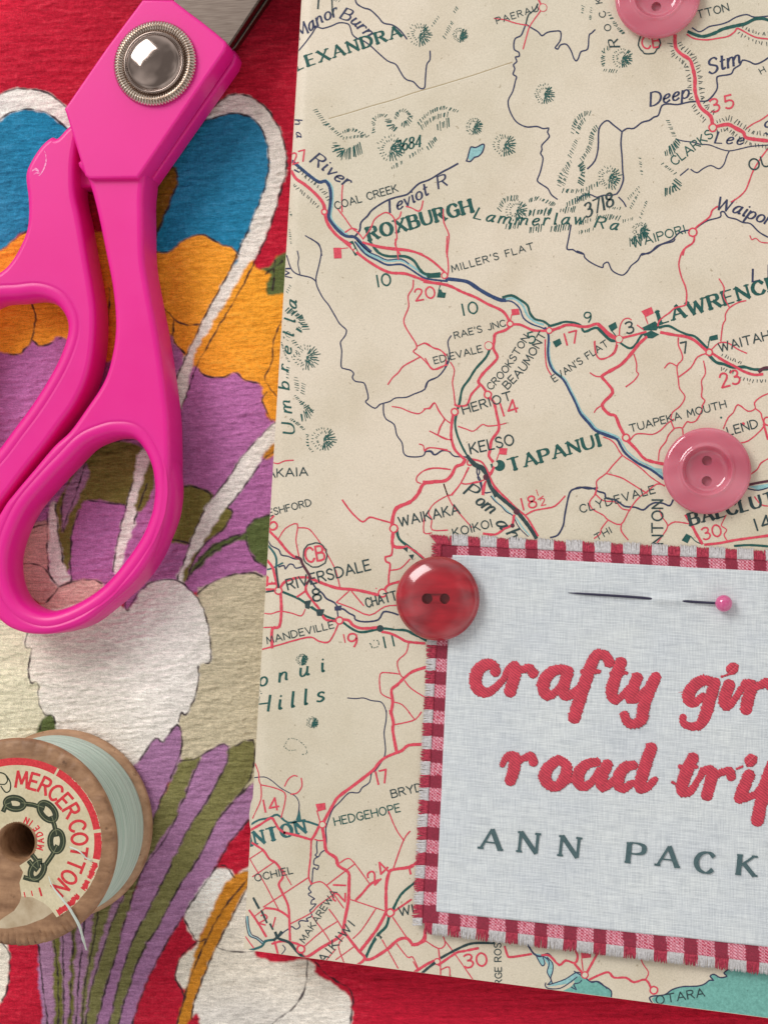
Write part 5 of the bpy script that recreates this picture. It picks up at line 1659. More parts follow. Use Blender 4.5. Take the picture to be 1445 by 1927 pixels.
TITLE = """
@760,860
690,1625,40 680,1578,36 620,1566,42 560,1612,46 538,1690,48 562,1755,46 625,1780,38 690,1742,30 750,1680,26
750,1680,26 790,1600,30 838,1578,38
838,1590,44 835,1650,45 800,1775,45
850,1605,38 900,1605,30 945,1595,36 975,1635,40
1220,1605,36 1130,1615,40 1062,1680,46 1052,1755,46 1085,1800,40 1150,1770,30 1215,1690,28
1240,1618,42 1205,1730,44 1205,1795,40 1260,1795,34 1330,1735,28
@1085,860
245,1555,40 215,1500,38 150,1498,40 110,1565,44 70,1680,46 30,1800,46 -8,1927,46 -20,1975,44
45,1622,24 110,1618,24 165,1620,20
335,1550,42 300,1640,44 262,1770,44 285,1832,38 330,1815,28 390,1740,22
262,1635,20 320,1630,20 372,1632,18
455,1665,42 420,1760,44 402,1820,40 450,1825,32 510,1760,26
596,1660,42 550,1760,44 505,1880,44 490,1975,44 440,2015,36 385,2005,34 358,1950,36
1010,1692,34 930,1695,42 856,1765,44 845,1835,44 885,1862,34 950,1805,28
1045,1700,38 1000,1840,44 970,1950,44 930,2020,38 865,2036,32 808,2012,30 802,1965,32
775,1778,10 800,1776,10
1150,1718,42 1112,1835,44 1132,1882,36 1180,1845,28 1240,1750,26
1172,1600,48
1090,1660,7 1140,1645,7
1268,1720,38 1318,1730,42 1290,1830,44 1278,1910,44
1325,1740,34 1380,1725,30 1430,1705,36 1465,1730,38
@760,1340
742,400,22 772,345,30 820,330,36
840,340,42 830,430,44 802,520,42
850,370,36 905,348,28 955,335,36 978,380,36
1170,356,36 1092,415,42 1062,490,46 1100,550,40 1160,558,38 1215,490,44 1226,405,40 1170,356,36
1225,530,22 1280,500,22 1310,450,24
@1085,1340
150,378,34 72,395,40 15,462,44 15,535,44 62,560,36 120,518,28 165,440,26
230,395,42 190,480,44 185,558,40 230,556,34 282,508,26
430,402,34 370,415,42 322,472,44 314,545,44 352,575,36 420,535,28
562,268,42 520,390,44 482,520,44 475,575,38 530,568,32 590,510,26
878,345,42 840,420,44 792,560,44 805,605,38 860,595,30 920,500,24
780,412,20 840,412,20 900,415,18
722,532,14 750,545,14
925,500,24 955,450,32 1010,440,38
1025,455,42 1005,540,44 980,632,42
1040,475,34 1100,455,28 1148,448,34 1165,490,36
1300,472,42 1260,570,44 1225,655,40
1225,655,36 1300,640,30 1360,610,28 1420,520,28
1312,365,50
1205,430,7 1250,410,7
1475,400,44 1420,560,45 1360,825,44
1480,470,40 1560,440,40
"""
AUTHOR = [
    ('A', 903.5, 1596.5, 948.5, 1601, 38), ('N', 976, 1603, 1025, 1608, 38), ('N', 1053, 1610.5, 1103, 1616, 38),
    ('P', 1180, 1623.5, 1216, 1627.5, 38), ('A', 1236, 1628.5, 1283, 1633.5, 38), ('C', 1307, 1640, 1356, 1645.5, 38), ('K', 1388, 1646, 1433, 1650.5, 38)]
build_patch()

# ------------------------------------------------------------------ buttons and pin of the cover print, raised as solid objects
DG = lambda: bpy.context.evaluated_depsgraph_get()


def carve(o, cutters):
    """cut the cutter meshes out of o (boolean, applied)"""
    for c in cutters:
        md = o.modifiers.new('cut', 'BOOLEAN'); md.operation = 'DIFFERENCE'; md.object = c; md.solver = 'EXACT'
    me = bpy.data.meshes.new_from_object(o.evaluated_get(DG()))
    o.modifiers.clear(); old = o.data; o.data = me; me.name = old.name
    bpy.data.meshes.remove(old)
    for c in cutters:
        d = c.data; bpy.data.objects.remove(c); bpy.data.meshes.remove(d)
    me.polygons.foreach_set('use_smooth', np.ones(len(me.polygons), dtype=bool))
    me.set_sharp_from_angle(angle=math.radians(40))


def solid_lathe(name, prof, m, seg=96):
    """closed body of revolution round z through the origin: first and last profile points lie on the axis"""
    v, f = [], []
    mid = prof[1:-1]; n = len(mid)
    for k in range(seg):
        a = 2 * math.pi * k / seg
        v += [(r * math.cos(a), r * math.sin(a), z) for r, z in mid]
    v += [(0, 0, prof[0][1]), (0, 0, prof[-1][1])]
    b, t = len(v) - 2, len(v) - 1
    for k in range(seg):
        k2 = (k + 1) % seg
        f.append((b, k2 * n, k * n)); f.append((t, k * n + n - 1, k2 * n + n - 1))
        for i in range(n - 1):
            f.append((k * n + i, k2 * n + i, k2 * n + i + 1, k * n + i + 1))
    return obj(name, v, f, m, None, None, True)


def rounded(prof, sub=5):
    return [tuple(p) for p in smooth_pts([np.array(q, float) for q in prof], sub)]


def cyl(x, y, r, z0, z1, sx=1.0):
    return solid_lathe('cutter', [(0, z0), (r, z0), (r, z1), (0, z1)], None_mat, 28), (x, y)


None_mat = bpy.data.materials.new('cutter_surface')

pinkm, nt_, p_ = mat('pink_resin', lin(208, 84, 108), 0.07)
p_.inputs['Coat Weight'].default_value = 0.7; p_.inputs['Coat Roughness'].default_value = 0.03
vv_ = coords(nt_)
nt_.links.new(ramp(nt_, noise(nt_, coords(nt_, scale=(60, 190, 1)), 1, 1, .5, .4), lin(204, 84, 110), lin(240, 142, 160)), p_.inputs['Base Color'])
p_.inputs['Transmission Weight'].default_value = 0.3; p_.inputs['IOR'].default_value = 1.5
p_.inputs['Subsurface Weight'].default_value = 0.35; p_.inputs['Subsurface Radius'].default_value = (0.003, 0.001, 0.001); p_.inputs['Subsurface Scale'].default_value = 1.0
redm, nt_, p_ = mat('red_resin', lin(172, 22, 38), 0.2)
vv_ = coords(nt_, scale=(1, 3.2, 1))
nt_.links.new(ramp(nt_, noise(nt_, vv_, 130, 2, .5, .6), lin(128, 8, 26), lin(178, 26, 42), .3, .7), p_.inputs['Base Color'])
p_.inputs['Coat Weight'].default_value = 0.9; p_.inputs['Coat Roughness'].default_value = 0.04


def printed_pink_button(px, py, rpx, rot, label):
    zc = ZB + 0.00008
    c = W(px, py, zc)
    PXB = pxl(px, py, zc)
    root = thing('button', label, 'button', tuple(c), 'pink two-hole buttons printed on the map cover, in relief')
    R = rpx * PXB
    prof = [(0, 0)] + rounded([(R * .72, 0), (R * .9, .0002), (R * .985, .0008), (R, .00125), (R * .985, .0016), (R * .93, .0019), (R * .78, .0021), (R * .64, .0023), (R * .585, .00255), (R * .55, .0025), (R * .50, .0018), (R * .42, .00135), (R * .25, .0012)]) + [(0, .00118)]
    o = solid_lathe('disc', prof, pinkm)
    cuts = []
    for s in (-1, 1):
        k, _ = cyl(0, 0, R * .115, 0.0004, 0.004); k.location = (math.sin(rot) * R * .235 * s, math.cos(rot) * R * .235 * s, 0); cuts.append(k)
    bpy.context.view_layer.update()
    carve(o, cuts)
    o.parent = root
    return root


printed_pink_button(1237, -1, 79, 0.15, 'pink two-hole button printed at the top edge, in relief, beside the road to Deep Stream')
printed_pink_button(1329, 887, 82, 0.02, 'pink two-hole button printed lower on the map, in relief, above the gingham patch')

c_ = W(825, 1126, ZB + 0.0011)
rb = thing('button', 'glossy dark red domed button printed over the corner of the gingham patch, in relief', 'button', tuple(c_))
R_ = 78 * pxl(825, 1126, ZB)
o_ = solid_lathe('disc', [(0, 0)] + rounded([(R_ * .7, 0), (R_ * .92, .0002), (R_, .0010), (R_ * .985, .0015), (R_ * .88, .0022), (R_ * .66, .0028), (R_ * .4, .0031), (R_ * .22, .00318)]) + [(0, .0032)], redm)
cuts_ = []
for s_ in (-1, 1):
    k_, _ = cyl(0, 0, R_ * .125, .0014, .005); k_.location = (s_ * R_ * .21, 0, 0); cuts_.append(k_)
slot = obj('cutter', [(x * R_ * .27, y * R_ * .12, z) for z in (.0027, .005) for x, y in ((-1, -1), (1, -1), (1, 1), (-1, 1))], [(3, 2, 1, 0), (4, 5, 6, 7), (0, 1, 5, 4), (1, 2, 6, 5), (2, 3, 7, 6), (3, 0, 4, 7)], None_mat)
cuts_.append(slot)
bpy.context.view_layer.update()
carve(o_, cuts_)
o_.parent = rb

# pin from the cover print, built solid: runs through the linen, point to the left
S_ = 360.0 / 1445.0
pin = thing('pin', 'printed pearl pink headed dressmaking pin, in relief, threaded through the linen patch', 'pin', tuple(W(1250, 1129, ZB)))
steel, nt_, p_ = mat('printed_pin_steel', lin(74, 72, 92), 0.32, Metallic=0.85)
pp_, rr_ = [], []
for x, y, dz, r in ((1068, 1115.5, .62, .35), (1085, 1116.5, .64, 1.5), (1120, 1118.8, .68, 2.1), (1180, 1122.8, .66, 2.3), (1205, 1124.8, .56, 2.3), (1218, 1126, .40, 2.3), (1226, 1126.6, .24, 2.3), (1250, 1128.5, .05, 2.3), (1285, 1131, .22, 2.3), (1297, 1132, .42, 2.3), (1308, 1132.8, .62, 2.3), (1322, 1133.6, .74, 2.3), (1345, 1134.8, .9, 2.3), (1358, 1135.4, 1.0, 2.3)):
    pp_.append(W(x, y, float(patch_z(x, y)) + dz * MM)); rr_.append(r * PX)
v_, f_ = tube(pp_, rr_, 10)
keep(obj('shaft', v_, f_, steel, None, None, True), pin)
bead, nt_, p_ = mat('pearl_bead', lin(206, 84, 138), 0.12)
p_.inputs['Coat Weight'].default_value = 1.0; p_.inputs['Coat Roughness'].default_value = 0.03
hc = W(1361, 1135.4, float(patch_z(1361, 1135)) + 1.55 * MM)
rh = 16.2 * pxl(1361, 1135, ZB)
hp = [(0, -rh)] + [(rh * math.sin(a), -rh * math.cos(a)) for a in np.linspace(0.15, math.pi - .15, 18)] + [(0, rh)]
ho = solid_lathe('head', hp, bead, 32); ho.location = tuple(hc); keep(ho, pin)

# ------------------------------------------------------------------ scissors
pm_, nt_, p_ = mat('pink_plastic', lin(230, 34, 140), 0.38)
p_.inputs['Specular IOR Level'].default_value = 0.35
vv_ = coords(nt_)
nt_.links.new(ramp(nt_, noise(nt_, vv_, 60, 2, .5), lin(229, 24, 141), lin(234, 31, 147)), p_.inputs['Base Color'])
bump(nt_, p_, noise(nt_, vv_, 1500, 2, .5), 0.00002, 0.25)
rv_ = nd(nt_, 'ShaderNodeMapRange'); rv_.inputs['To Min'].default_value = 0.26; rv_.inputs['To Max'].default_value = 0.5
nt_.links.new(noise(nt_, vv_, 240, 5, .7), rv_.inputs['Value']); nt_.links.new(rv_.outputs['Result'], p_.inputs['Roughness'])
p_.inputs['Subsurface Weight'].default_value = 0.08; p_.inputs['Subsurface Radius'].default_value = (0.004, 0.001, 0.002); p_.inputs['Subsurface Scale'].default_value = 1.0
p_.inputs['Coat Weight'].default_value = 0.15; p_.inputs['Coat Roughness'].default_value = 0.2


def slab(loops, z0, z1, bev, smooth=(True,), sharp=35, res=4):
    """moulded plate between z0 and z1 with rounded edges; loops are traced at the top face"""
    cu = bpy.data.curves.new('outline', 'CURVE'); cu.dimensions = '2D'; cu.fill_mode = 'BOTH'
    for k, lp in enumerate(loops):
        q = parse_pts(lp)
        if smooth[min(k, len(smooth) - 1)]:
            q = smooth_pts([np.array(a) for a in q], 5, True)
        P = WA([a[0] for a in q], [a[1] for a in q], z1)
        sp = cu.splines.new('POLY'); sp.points.add(len(P) - 1); sp.use_cyclic_u = True
        for i, a in enumerate(P):
            sp.points[i].co = (a[0], a[1], 0, 1)
    cu.extrude = max((z1 - z0) / 2 - bev, 0.00001); cu.bevel_depth = bev; cu.bevel_resolution = res; cu.offset = -bev
    ob = bpy.data.objects.new('outline', cu); COL.objects.link(ob)
    bpy.context.view_layer.update()
    me = bpy.data.meshes.new_from_object(ob.evaluated_get(DG()))
    bpy.data.objects.remove(ob); bpy.data.curves.remove(cu)
    me.transform(Matrix.Translation((0, 0, (z0 + z1) / 2)))
    return me


def ring_slab(outer, hole, z0, z1):
    """arm with a finger hole: crisp outer edge, and a full round lip running round the hole"""
    H = np.array(smooth_pts([np.array(a) for a in parse_pts(hole)], 5, True))
    P = WA(H[:, 0], H[:, 1], z1)[:, :2]
    t = np.roll(P, -2, 0) - np.roll(P, 2, 0); t /= np.linalg.norm(t, axis=1)[:, None]
    nrm = np.stack([t[:, 1], -t[:, 0]], 1)
    if ((P + nrm * .0005).max(0) - P.max(0)).sum() < 0:
        nrm = -nrm
    rw = 2.0 * MM
    big = P + nrm * rw
    hx = ' '.join('%.2f,%.2f' % (CX + FPX * q[0] / q[2], CY + FPX * q[1] / q[2]) for q in [ROT.T @ np.array([b[0], b[1], z1 - HC]) for b in big])
    me = slab([outer, hx], z0, z1, 1.0 * MM)
    zc, hh = (z0 + z1) / 2, (z1 - z0) / 2
    n, seg = len(big), 28
    v = []
    for i in range(n):
        for k in range(seg):
            a = 2 * math.pi * k / seg
            c, s_ = math.cos(a), math.sin(a)
            e = 0.8                                    # superellipse: a full, slightly squared lip
            v.append((*(big[i] - nrm[i] * rw * math.copysign(abs(c) ** e, c)), zc + hh * math.copysign(abs(s_) ** e, s_)))
    f = [(i * seg + k, i * seg + (k + 1) % seg, ((i + 1) % n) * seg + (k + 1) % seg, ((i + 1) % n) * seg + k) for i in range(n) for k in range(seg)]
    m2 = bpy.data.meshes.new('lip'); m2.from_pydata(v, [], f)
    import bmesh
    bm = bmesh.new(); bm.from_mesh(m2); bmesh.ops.recalc_face_normals(bm, faces=bm.faces); bm.to_mesh(m2); bm.free()
    return [me, m2]


def merge(name, meshes, m, parent, sharp=35):
    v, f = [], []
    for me in meshes:
        k = len(v)
        v += [tuple(a.co) for a in me.vertices]; f += [tuple(i + k for i in p.vertices) for p in me.polygons]
        bpy.data.meshes.remove(me)
    o = obj(name, v, f, m, None, None, True)
    o.data.set_sharp_from_angle(angle=math.radians(sharp))
    return keep(o, parent)


sc = thing('scissors', 'pair of bright pink handled scissors with a ridged metal pivot screw', 'scissors', tuple(W(280, 300, 0)))
UP_ARM = "150,300 262,300 268,380 270,480 280,545 294,617 303,672 311,729 317,780 319,830 319,900 315,953 304,1000 283,1050 250,1096 204,1138 157,1174 112,1190 75,1194 37,1189 4,1172 -22,1135 -32,1080 -22,1010 5,955 25,928 62,884 100,839 130,811 159,771 194,717 210,665 216,610 211,545 199,480 180,390 165,338"
UP_HOLE = "246,826 264,845 279,879 284,916 282,945 276,971 258,1012 224,1061 187,1102 142,1132 97,1149 65,1146 38,1128 22,1096 18,1055 28,1012 52,962 90,916 128,876 162,842 198,826 222,822"
LO_ARM = "150,230 128,237 107,258 95,257 75,274 55,305 47,330 51,369 52,399 49,430 37,461 20,490 0,510 -50,540 -95,620 -112,720 -110,850 -70,960 -30,985 0,948 50,882 85,838 115,797 140,762 160,722 172,680 178,630 178,580 171,530 162,480 150,410 140,360 140,300"
LO_HOLE = "70,561 100,572 117,595 121,620 112,654 92,697 57,754 20,804 -15,850 -50,880 -78,850 -82,780 -75,700 -62,640 -42,590 -10,568 32,564"
UP_BODY = "268,-1 325,-1 352,20 379,40 404,60 424,77 427,84 423,96 350,203 266,326 259,335 168,336 160,330 124,212 121,204 127,196 200,90"
LO_BODY = "410,82 440,94 445,106 440,122 350,250 276,356 268,352 150,352 130,250 250,100"
merge('handle', ring_slab(UP_ARM, UP_HOLE, 1.2 * MM, 9.4 * MM) + [slab([UP_BODY], 5.6 * MM, 10.6 * MM, 0.45 * MM, (False,))], pm_, sc)
lower_ = merge('handle', ring_slab(LO_ARM, LO_HOLE, 0.8 * MM, 8.4 * MM) + [slab([LO_BODY], 0.9 * MM, 4.9 * MM, 0.5 * MM, (False,))], pm_, sc)
# scuffs worn into the lower handle's shoulder
sf_ = MB()
for q0, w0 in (("83.5,282 86.5,290 87.5,300 86,310 82,320 77,328 73,331", 2.6), ("61,322 66,318 71,320 74,324", 4.5), ("64,328 70,325 76,326", 3.0)):
    qq = smooth_pts([np.array(a) for a in parse_pts(q0)], 4)
    vv2, ff2 = ribbon(qq, [w0 * math.sin(math.pi * (i + .6) / (len(qq) + .2)) for i in range(len(qq))])
    vv2 = np.array(vv2); sf_.add(WA(vv2[:, 0], vv2[:, 1], 8.4 * MM + 4e-6), ff2)
scm, nt_, p_ = mat('scuffed_plastic', lin(238, 120, 184), 0.5)
nt_.links.new(ramp(nt_, noise(nt_, coords(nt_), 2400, 3, .7), lin(226, 40, 146), lin(246, 170, 210), .35, .6), p_.inputs['Base Color'])
sf_ = sf_.build('scuff_mark', scm)
sf_.parent = lower_
bm_, nt_, p_ = mat('blade_steel', lin(150, 140, 132), 0.36, Metallic=1.0)
vb_ = coords(nt_, scale=(300, 5000, 1), rot=(0, 0, math.radians(35)))
nt_.links.new(ramp(nt_, noise(nt_, vb_, 1, 2, .5), lin(84, 74, 68), lin(102, 92, 85)), p_.inputs['Base Color'])
p_.inputs['Anisotropic'].default_value = 0.5
merge('blade', [slab(["300,60 330,-8 760,-620 800,-640 810,-600 500,-16 432,86 400,100"], 6.4 * MM, 8.2 * MM, 0.3 * MM, (False,))], bm_, sc)
merge('blade', [slab(["330,60 360,-20 770,-560 812,-585 815,-560 508,-6 444,88 420,110"], 3.2 * MM, 5.0 * MM, 0.3 * MM, (False,))], bm_, sc)
sm2, nt_, p_ = mat('screw_steel', lin(176, 162, 150), 0.2, Metallic=1.0)
vs_ = coords(nt_)
nt_.links.new(ramp(nt_, noise(nt_, vs_, 500, 4, .65), lin(190, 172, 160), lin(214, 202, 190)), p_.inputs['Base Color'])
z_ = 10.55 * MM
c_ = W(291, 118.5, z_ + .6 * MM)
rp_ = 78.5 * pxl(291, 118, z_)
rip_ = lambda r, z, a: 0.00034 * math.sin(a * 84) * (1 if .76 * rp_ < r < .985 * rp_ and z > z_ + .0004 else 0)
v_, f_ = lathe([(rp_, z_), (rp_, z_ + .0004), (rp_ * .97, z_ + .0008), (rp_ * .90, z_ + .00105), (rp_ * .80, z_ + .00095), (rp_ * .755, z_ + .0006), (rp_ * .74, z_ + .0005), (rp_ * .70, z_ + .0005)], c_[0], c_[1], 84 * 6, rip_)
keep(obj('washer', v_, f_, sm2, None, None, True), sc)
sm3, nt_, p_ = mat('polished_dome', lin(150, 134, 126), 0.09, Metallic=1.0)
bump(nt_, p_, noise(nt_, coords(nt_), 260, 2, .5), 0.00006, 0.35)
pr_ = [(.735, .5), (.735, .95), (.715, 1.2), (.69, 1.25), (.665, 1.15), (.65, 1.15), (.6, 1.55), (.48, 1.85), (.3, 2.1), (.12, 2.2), (.004, 2.22)]
pr_ = rounded([(rp_ * a, z_ + b * MM) for a, b in pr_], 4)
v_, f_ = lathe(pr_, c_[0], c_[1], 96)
keep(obj('screw', v_, f_, sm3, None, None, True), sc)

# ------------------------------------------------------------------ cotton reel
HS = 20.5 * MM
KS = (HC - HS) / HC
cs = W(32, 1585, HS)
rt = 189 * pxl(32, 1585, HS)
rbm = rt * 0.975
reel = thing('cotton_reel', 'worn wooden cotton reel wound with pale mint thread, standing on end', 'cotton reel', (cs[0], cs[1], 0))
wm, nt_, p_ = mat('worn_wood', lin(150, 112, 78), 0.55)
vw = coords(nt_)
cw_ = ramp(nt_, noise(nt_, coords(nt_, scale=(140, 520, 900), rot=(0, 0, .4)), 1, 4, .6), lin(142, 106, 76), lin(192, 154, 120), .3, .7)
cw_ = mixc(nt_, cw_, ramp(nt_, noise(nt_, vw, 520, 3, .6), (.35, .28, .22, 1), (1, 1, 1, 1), .26, .36))
# handled top flange: darkened by age and grime
sx_ = nd(nt_, 'ShaderNodeSeparateXYZ'); nt_.links.new(vw, sx_.inputs[0])
mr_ = nd(nt_, 'ShaderNodeMapRange'); mr_.inputs['From Min'].default_value = HS - 4.2 * MM; mr_.inputs['From Max'].default_value = HS - 2.2 * MM
nt_.links.new(sx_.outputs['Z'], mr_.inputs['Value'])
gr_ = ramp(nt_, noise(nt_, vw, 210, 4, .7), (.56, .48, .42, 1), (.94, .88, .82, 1), .3, .68)
cw_ = mixc(nt_, cw_, mixc(nt_, (1.06, 1.06, 1.06, 1), gr_, mr_.outputs['Result'], 'MIX'))
nt_.links.new(cw_, p_.inputs['Base Color'])
bump(nt_, p_, noise(nt_, coords(nt_, scale=(300, 300, 2400)), 1, 3, .6), 0.00006, 0.5)
rh_ = 34.5 * pxl(32, 1585, HS)
prof = [(rh_, 0.3 * MM), (rbm * .96, 0.0 * MM), (rbm, .5 * MM), (rbm, 1.3 * MM), (rbm * .97, 1.8 * MM), (rbm * .80, 3.4 * MM), (rbm * .6, 5.0 * MM), (rt * .6, HS - 5.2 * MM), (rt * .82, HS - 3.9 * MM), (rt * .985, HS - 1.9 * MM), (rt, HS - 1.4 * MM), (rt, HS - .55 * MM), (rt * .975, HS - .15 * MM), (rt * .95, HS), (rt * .86, HS), (rh_ * 1.06, HS), (rh_ * .98, HS - .3 * MM), (rh_ * .96, HS - 4 * MM), (rh_ * .95, .3 * MM)]


def chip(r, z, a):
    k = 0.0
    if r > rt * .9 and z > HS - .8 * MM:
        k = -0.00016 * max(0, math.sin(a * 37 + 2 * math.sin(a * 5))) - 0.00012 * max(0, math.sin(a * 23 + 1))
        if 4.35 < a < 5.4:
            k -= 0.0003 * max(0, math.sin(a * 90))
    return k


v_, f_ = lathe(prof, cs[0], cs[1], 420, chip)
wo_ = keep(obj('wooden_reel', v_, f_, wm, None, None, True), reel)
wo_.data.set_sharp_from_angle(angle=math.radians(50))
tm, nt_, p_ = mat('mint_thread', lin(164, 186, 170), 0.6)
vt = coords(nt_, scale=(60, 60, 5200))
ct = ramp(nt_, noise(nt_, vt, 1, 3, .6, .3), lin(156, 182, 166), lin(206, 222, 208), .3, .7)
nt_.links.new(ct, p_.inputs['Base Color'])
bump(nt_, p_, noise(nt_, vt, 1, 2, .5), 0.0002, 0.8)
p_.inputs['Sheen Weight'].default_value = 0.3
rth = rbm * .945
pt_ = [(rbm * .6, 4.2 * MM), (rbm * .78, 3.0 * MM), (rth * .985, 2.0 * MM), (rth, 3.0 * MM)]
for i in range(1, 150):
    pt_.append((rth * (1 + .004 * math.sin(i * .31) + (.0045 if i % 3 else -.0045)), 3.0 * MM + i * (HS - 6.8 * MM) / 150))
pt_ += [(rth * .97, HS - 3.6 * MM), (rbm * .6, HS - 4.6 * MM)]
v_, f_ = lathe(pt_, cs[0], cs[1], 160)
keep(obj('wound_thread', v_, f_, tm, None, None, True), reel)


# paper label on the top
def lab(x, y, dz=0.0):
    """zoomed sheet position (corner 0,1340) -> on top of the reel"""
    return W(0 + x * S_, 1340 + y * S_, HS + dz)


lp, nt_, p_ = mat('label_paper', lin(206, 194, 160), 0.6)
vl = coords(nt_)
cl = ramp(nt_, noise(nt_, vl, 160, 4, .6), lin(196, 182, 146), lin(216, 205, 174), .3, .7)
nt_.links.new(mixc(nt_, cl, ramp(nt_, noise(nt_, vl, 2600, 2, .6), (.9, .9, .88, 1), (1.05, 1.05, 1.05, 1))), p_.inputs['Base Color'])
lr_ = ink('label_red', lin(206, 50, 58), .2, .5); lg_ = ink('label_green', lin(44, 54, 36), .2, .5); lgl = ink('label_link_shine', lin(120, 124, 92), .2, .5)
lres, nt_, p_ = mat('torn_paper', lin(186, 168, 138), 0.75)
nt_.links.new(ramp(nt_, noise(nt_, coords(nt_), 300, 4, .6), lin(164, 142, 112), lin(200, 184, 156)), p_.inputs['Base Color'])
mb = MB()
LC = (130, 985)
kz = [0]


def lz(base):
    kz[0] += 1
    return base + (kz[0] % 12) * 1.2e-6


def lpoly(q, mi, z):
    P = np.array([lab(a, b, z) for a, b in q])
    s = sum(P[i][0] * P[(i + 1) % len(P)][1] - P[(i + 1) % len(P)][0] * P[i][1] for i in range(len(P)))
    mb.add(P if s > 0 else P[::-1], [tuple(range(len(P)))], mi)


def lline(q, w, mi, z):
    v, f = ribbon([np.array(a, float) for a in q], [w] * len(q) if not hasattr(w, '__len__') else w)
    for fc in f:
        lpoly([v[i] for i in fc], mi, z)


rl = np.random.default_rng(4)
# paper: a ring sector from the left round the top to the torn edge at lower right
ang = np.linspace(math.radians(-200), math.radians(62), 150)
outer = [(LC[0] + 640 * math.cos(a) * (1 + .003 * rl.normal()), LC[1] + 640 * math.sin(a)) for a in ang]
inner = [(LC[0] + (152 + 8 * rl.random()) * math.cos(a), LC[1] + (152 + 8 * rl.random()) * math.sin(a)) for a in ang]
for i in range(len(ang) - 1):
    lpoly([inner[i], outer[i], outer[i + 1], inner[i + 1]], 0, 6e-6)
e_ = inner[-1]; o_e = outer[-1]
lpoly([e_, o_e, (380, 1480), (330, 1440), (250, 1400), (165, 1392), (150, 1290), (178, 1210), (150, 1160)], 0, 5e-6)
# torn remains below
lpoly([(165, 1392), (250, 1400), (330, 1440), (420, 1500), (330, 1560), (200, 1610), (60, 1635), (-60, 1630), (20, 1560), (110, 1500), (150, 1440)], 3, 4e-6)
# red rim, chipped
aa = np.linspace(math.radians(-200), math.radians(60), 320)
for i in range(len(aa) - 1):
    a = math.degrees(aa[i])
    if abs(a + 61) < .9 or abs(a + 8.5) < 1.1 or abs(a - 12.5) < 1.3 or (26 < a < 27.5) or (35.5 < a < 40) :
        continue
    ri = 585; ro = 640
    if a > 12:
        ro -= 16 * rl.random() * (1 if a < 45 else .6); ri += 12 * rl.random()
    elif -50 < a < 0:
        ro -= 6 * rl.random()
    lpoly([(LC[0] + r * math.cos(b), LC[1] + r * math.sin(b)) for r, b in ((ri, aa[i]), (ro, aa[i]), (ro, aa[i + 1]), (ri, aa[i + 1]))], 1, 12e-6)


def arc_text(s, r, a0, a1, h, w, mi, inward=False):
    n = len(s)
    for k, ch in enumerate(s):
        if ch == ' ':
            continue
        a = math.radians(a0 + (a1 - a0) * k / (n - 1))
        gw, st = glyph_strokes(ch)
        up = np.array([math.cos(a), math.sin(a)]); d = np.array([-math.sin(a), math.cos(a)])
        if inward:
            up, d = -up, -d
        base = np.array(LC) + np.array([math.cos(a), math.sin(a)]) * r
        for q, sm in st:
            pp = [base + d * (p[0] - gw / 2) * h / 10 * .86 + up * p[1] * h / 10 for p in q]
            lline(pp, w, mi, lz(16e-6))


arc_text('MERCER', 418, -85.5, -30, 118, 21, 1)
arc_text('COTTON', 415, -15.5, 46, 118, 21, 1)
arc_text('MADE', 203, 12, -36, 44, 10, 1, True)
arc_text('IN', 203, -54, -66, 44, 10, 1, True)
for x, y, dx in ((300, 1330, 8), (240, 1352, 4), (185, 1362, 4)):
    lline([(x, y), (x + dx * 2, y + (56 if x == 300 else 34))], 15 if x == 300 else 9, 1, lz(16e-6))
# handwritten figure
lline(smooth_pts([np.array(p) for p in ((-10, 455), (40, 470), (80, 530), (78, 590), (45, 605), (10, 560))], 5), 10, 2, lz(18e-6))
lline(smooth_pts([np.array(p) for p in ((0, 545), (40, 545), (60, 515), (48, 480))], 5), 9, 2, lz(18e-6))
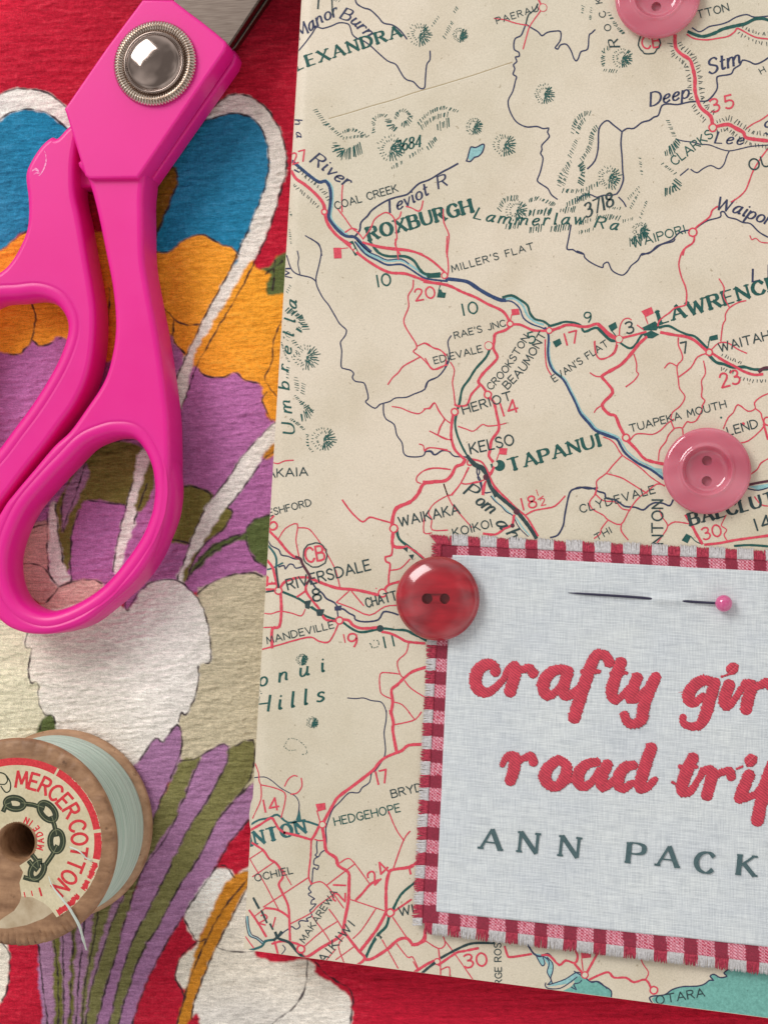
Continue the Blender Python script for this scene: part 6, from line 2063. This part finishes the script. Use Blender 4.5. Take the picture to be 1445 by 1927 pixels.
# the chain emblem: links seen flat and edge on
for x, y, r, th in ((115, 690, 76, 8), (362, 752, 86, 50), (430, 975, 86, 92), (285, 1195, 80, 118)):
    a = np.linspace(0, 2 * math.pi, 33)
    t = math.radians(th)
    arc_ = a if y != 1195 else np.linspace(-2.6, 2.9, 28)
    el = lambda k, aa_: [np.array((x + k * r * math.cos(b) * math.cos(t) - k * r * .62 * math.sin(b) * math.sin(t), y + k * r * math.cos(b) * math.sin(t) + k * r * .62 * math.sin(b) * math.cos(t))) for b in aa_]
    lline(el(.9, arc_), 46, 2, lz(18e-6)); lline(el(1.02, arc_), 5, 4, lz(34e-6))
for q in (((165, 690), (250, 700), (330, 725)), ((392, 795), (415, 860), (428, 930)), ((432, 1015), (395, 1085), (350, 1150)), ((30, 745), (50, 700), (80, 690)), ((225, 1130), (250, 1165), (280, 1190)), ((250, 1085), (285, 1130), (290, 1170)), ((190, 1250), (230, 1262), (290, 1270))):
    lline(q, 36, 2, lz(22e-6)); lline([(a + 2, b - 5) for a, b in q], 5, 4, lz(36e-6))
mb.build('paper_label', [lp, lr_, lg_, lres, lgl], reel)
# loose end of thread trailing over the edge
lt, nt_, p_ = mat('thread_glint_fibre', lin(206, 216, 206), 0.5)
q_ = [lab(370, 1240, .0005), lab(400, 1320, .0009), lab(470, 1410, .0010), lab(540, 1500, .0006), lab(600, 1620, -.0004), lab(635, 1720, -.0018), lab(650, 1790, -.003)]
mb = MB()
for k in range(6):
    off = [np.array(rl.normal(0, .00010, 3)) for _ in q_]
    sp_ = smooth_pts([a + o2 * (i / len(q_)) * 1.6 for i, (a, o2) in enumerate(zip(q_, off))], 5)
    v_, f_ = tube(sp_, [0.00003 + 0.00011 * math.sin(math.pi * (i + 1) / (len(sp_) + 1)) ** .6 for i in range(len(sp_))], 6)
    mb.add(v_, f_)
glint_q = [lab(530, 1020, .0004), lab(600, 1050, .0011), lab(650, 1100, .0006), lab(690, 1118, .0003)]  # a glint on the label, built as a pale strand
v_, f_ = tube(smooth_pts(glint_q, 5), 0.00013, 6); mb.add(v_, f_)
mb.build('thread_and_glint', lt, reel, True)
bpy.data.materials.remove(None_mat)
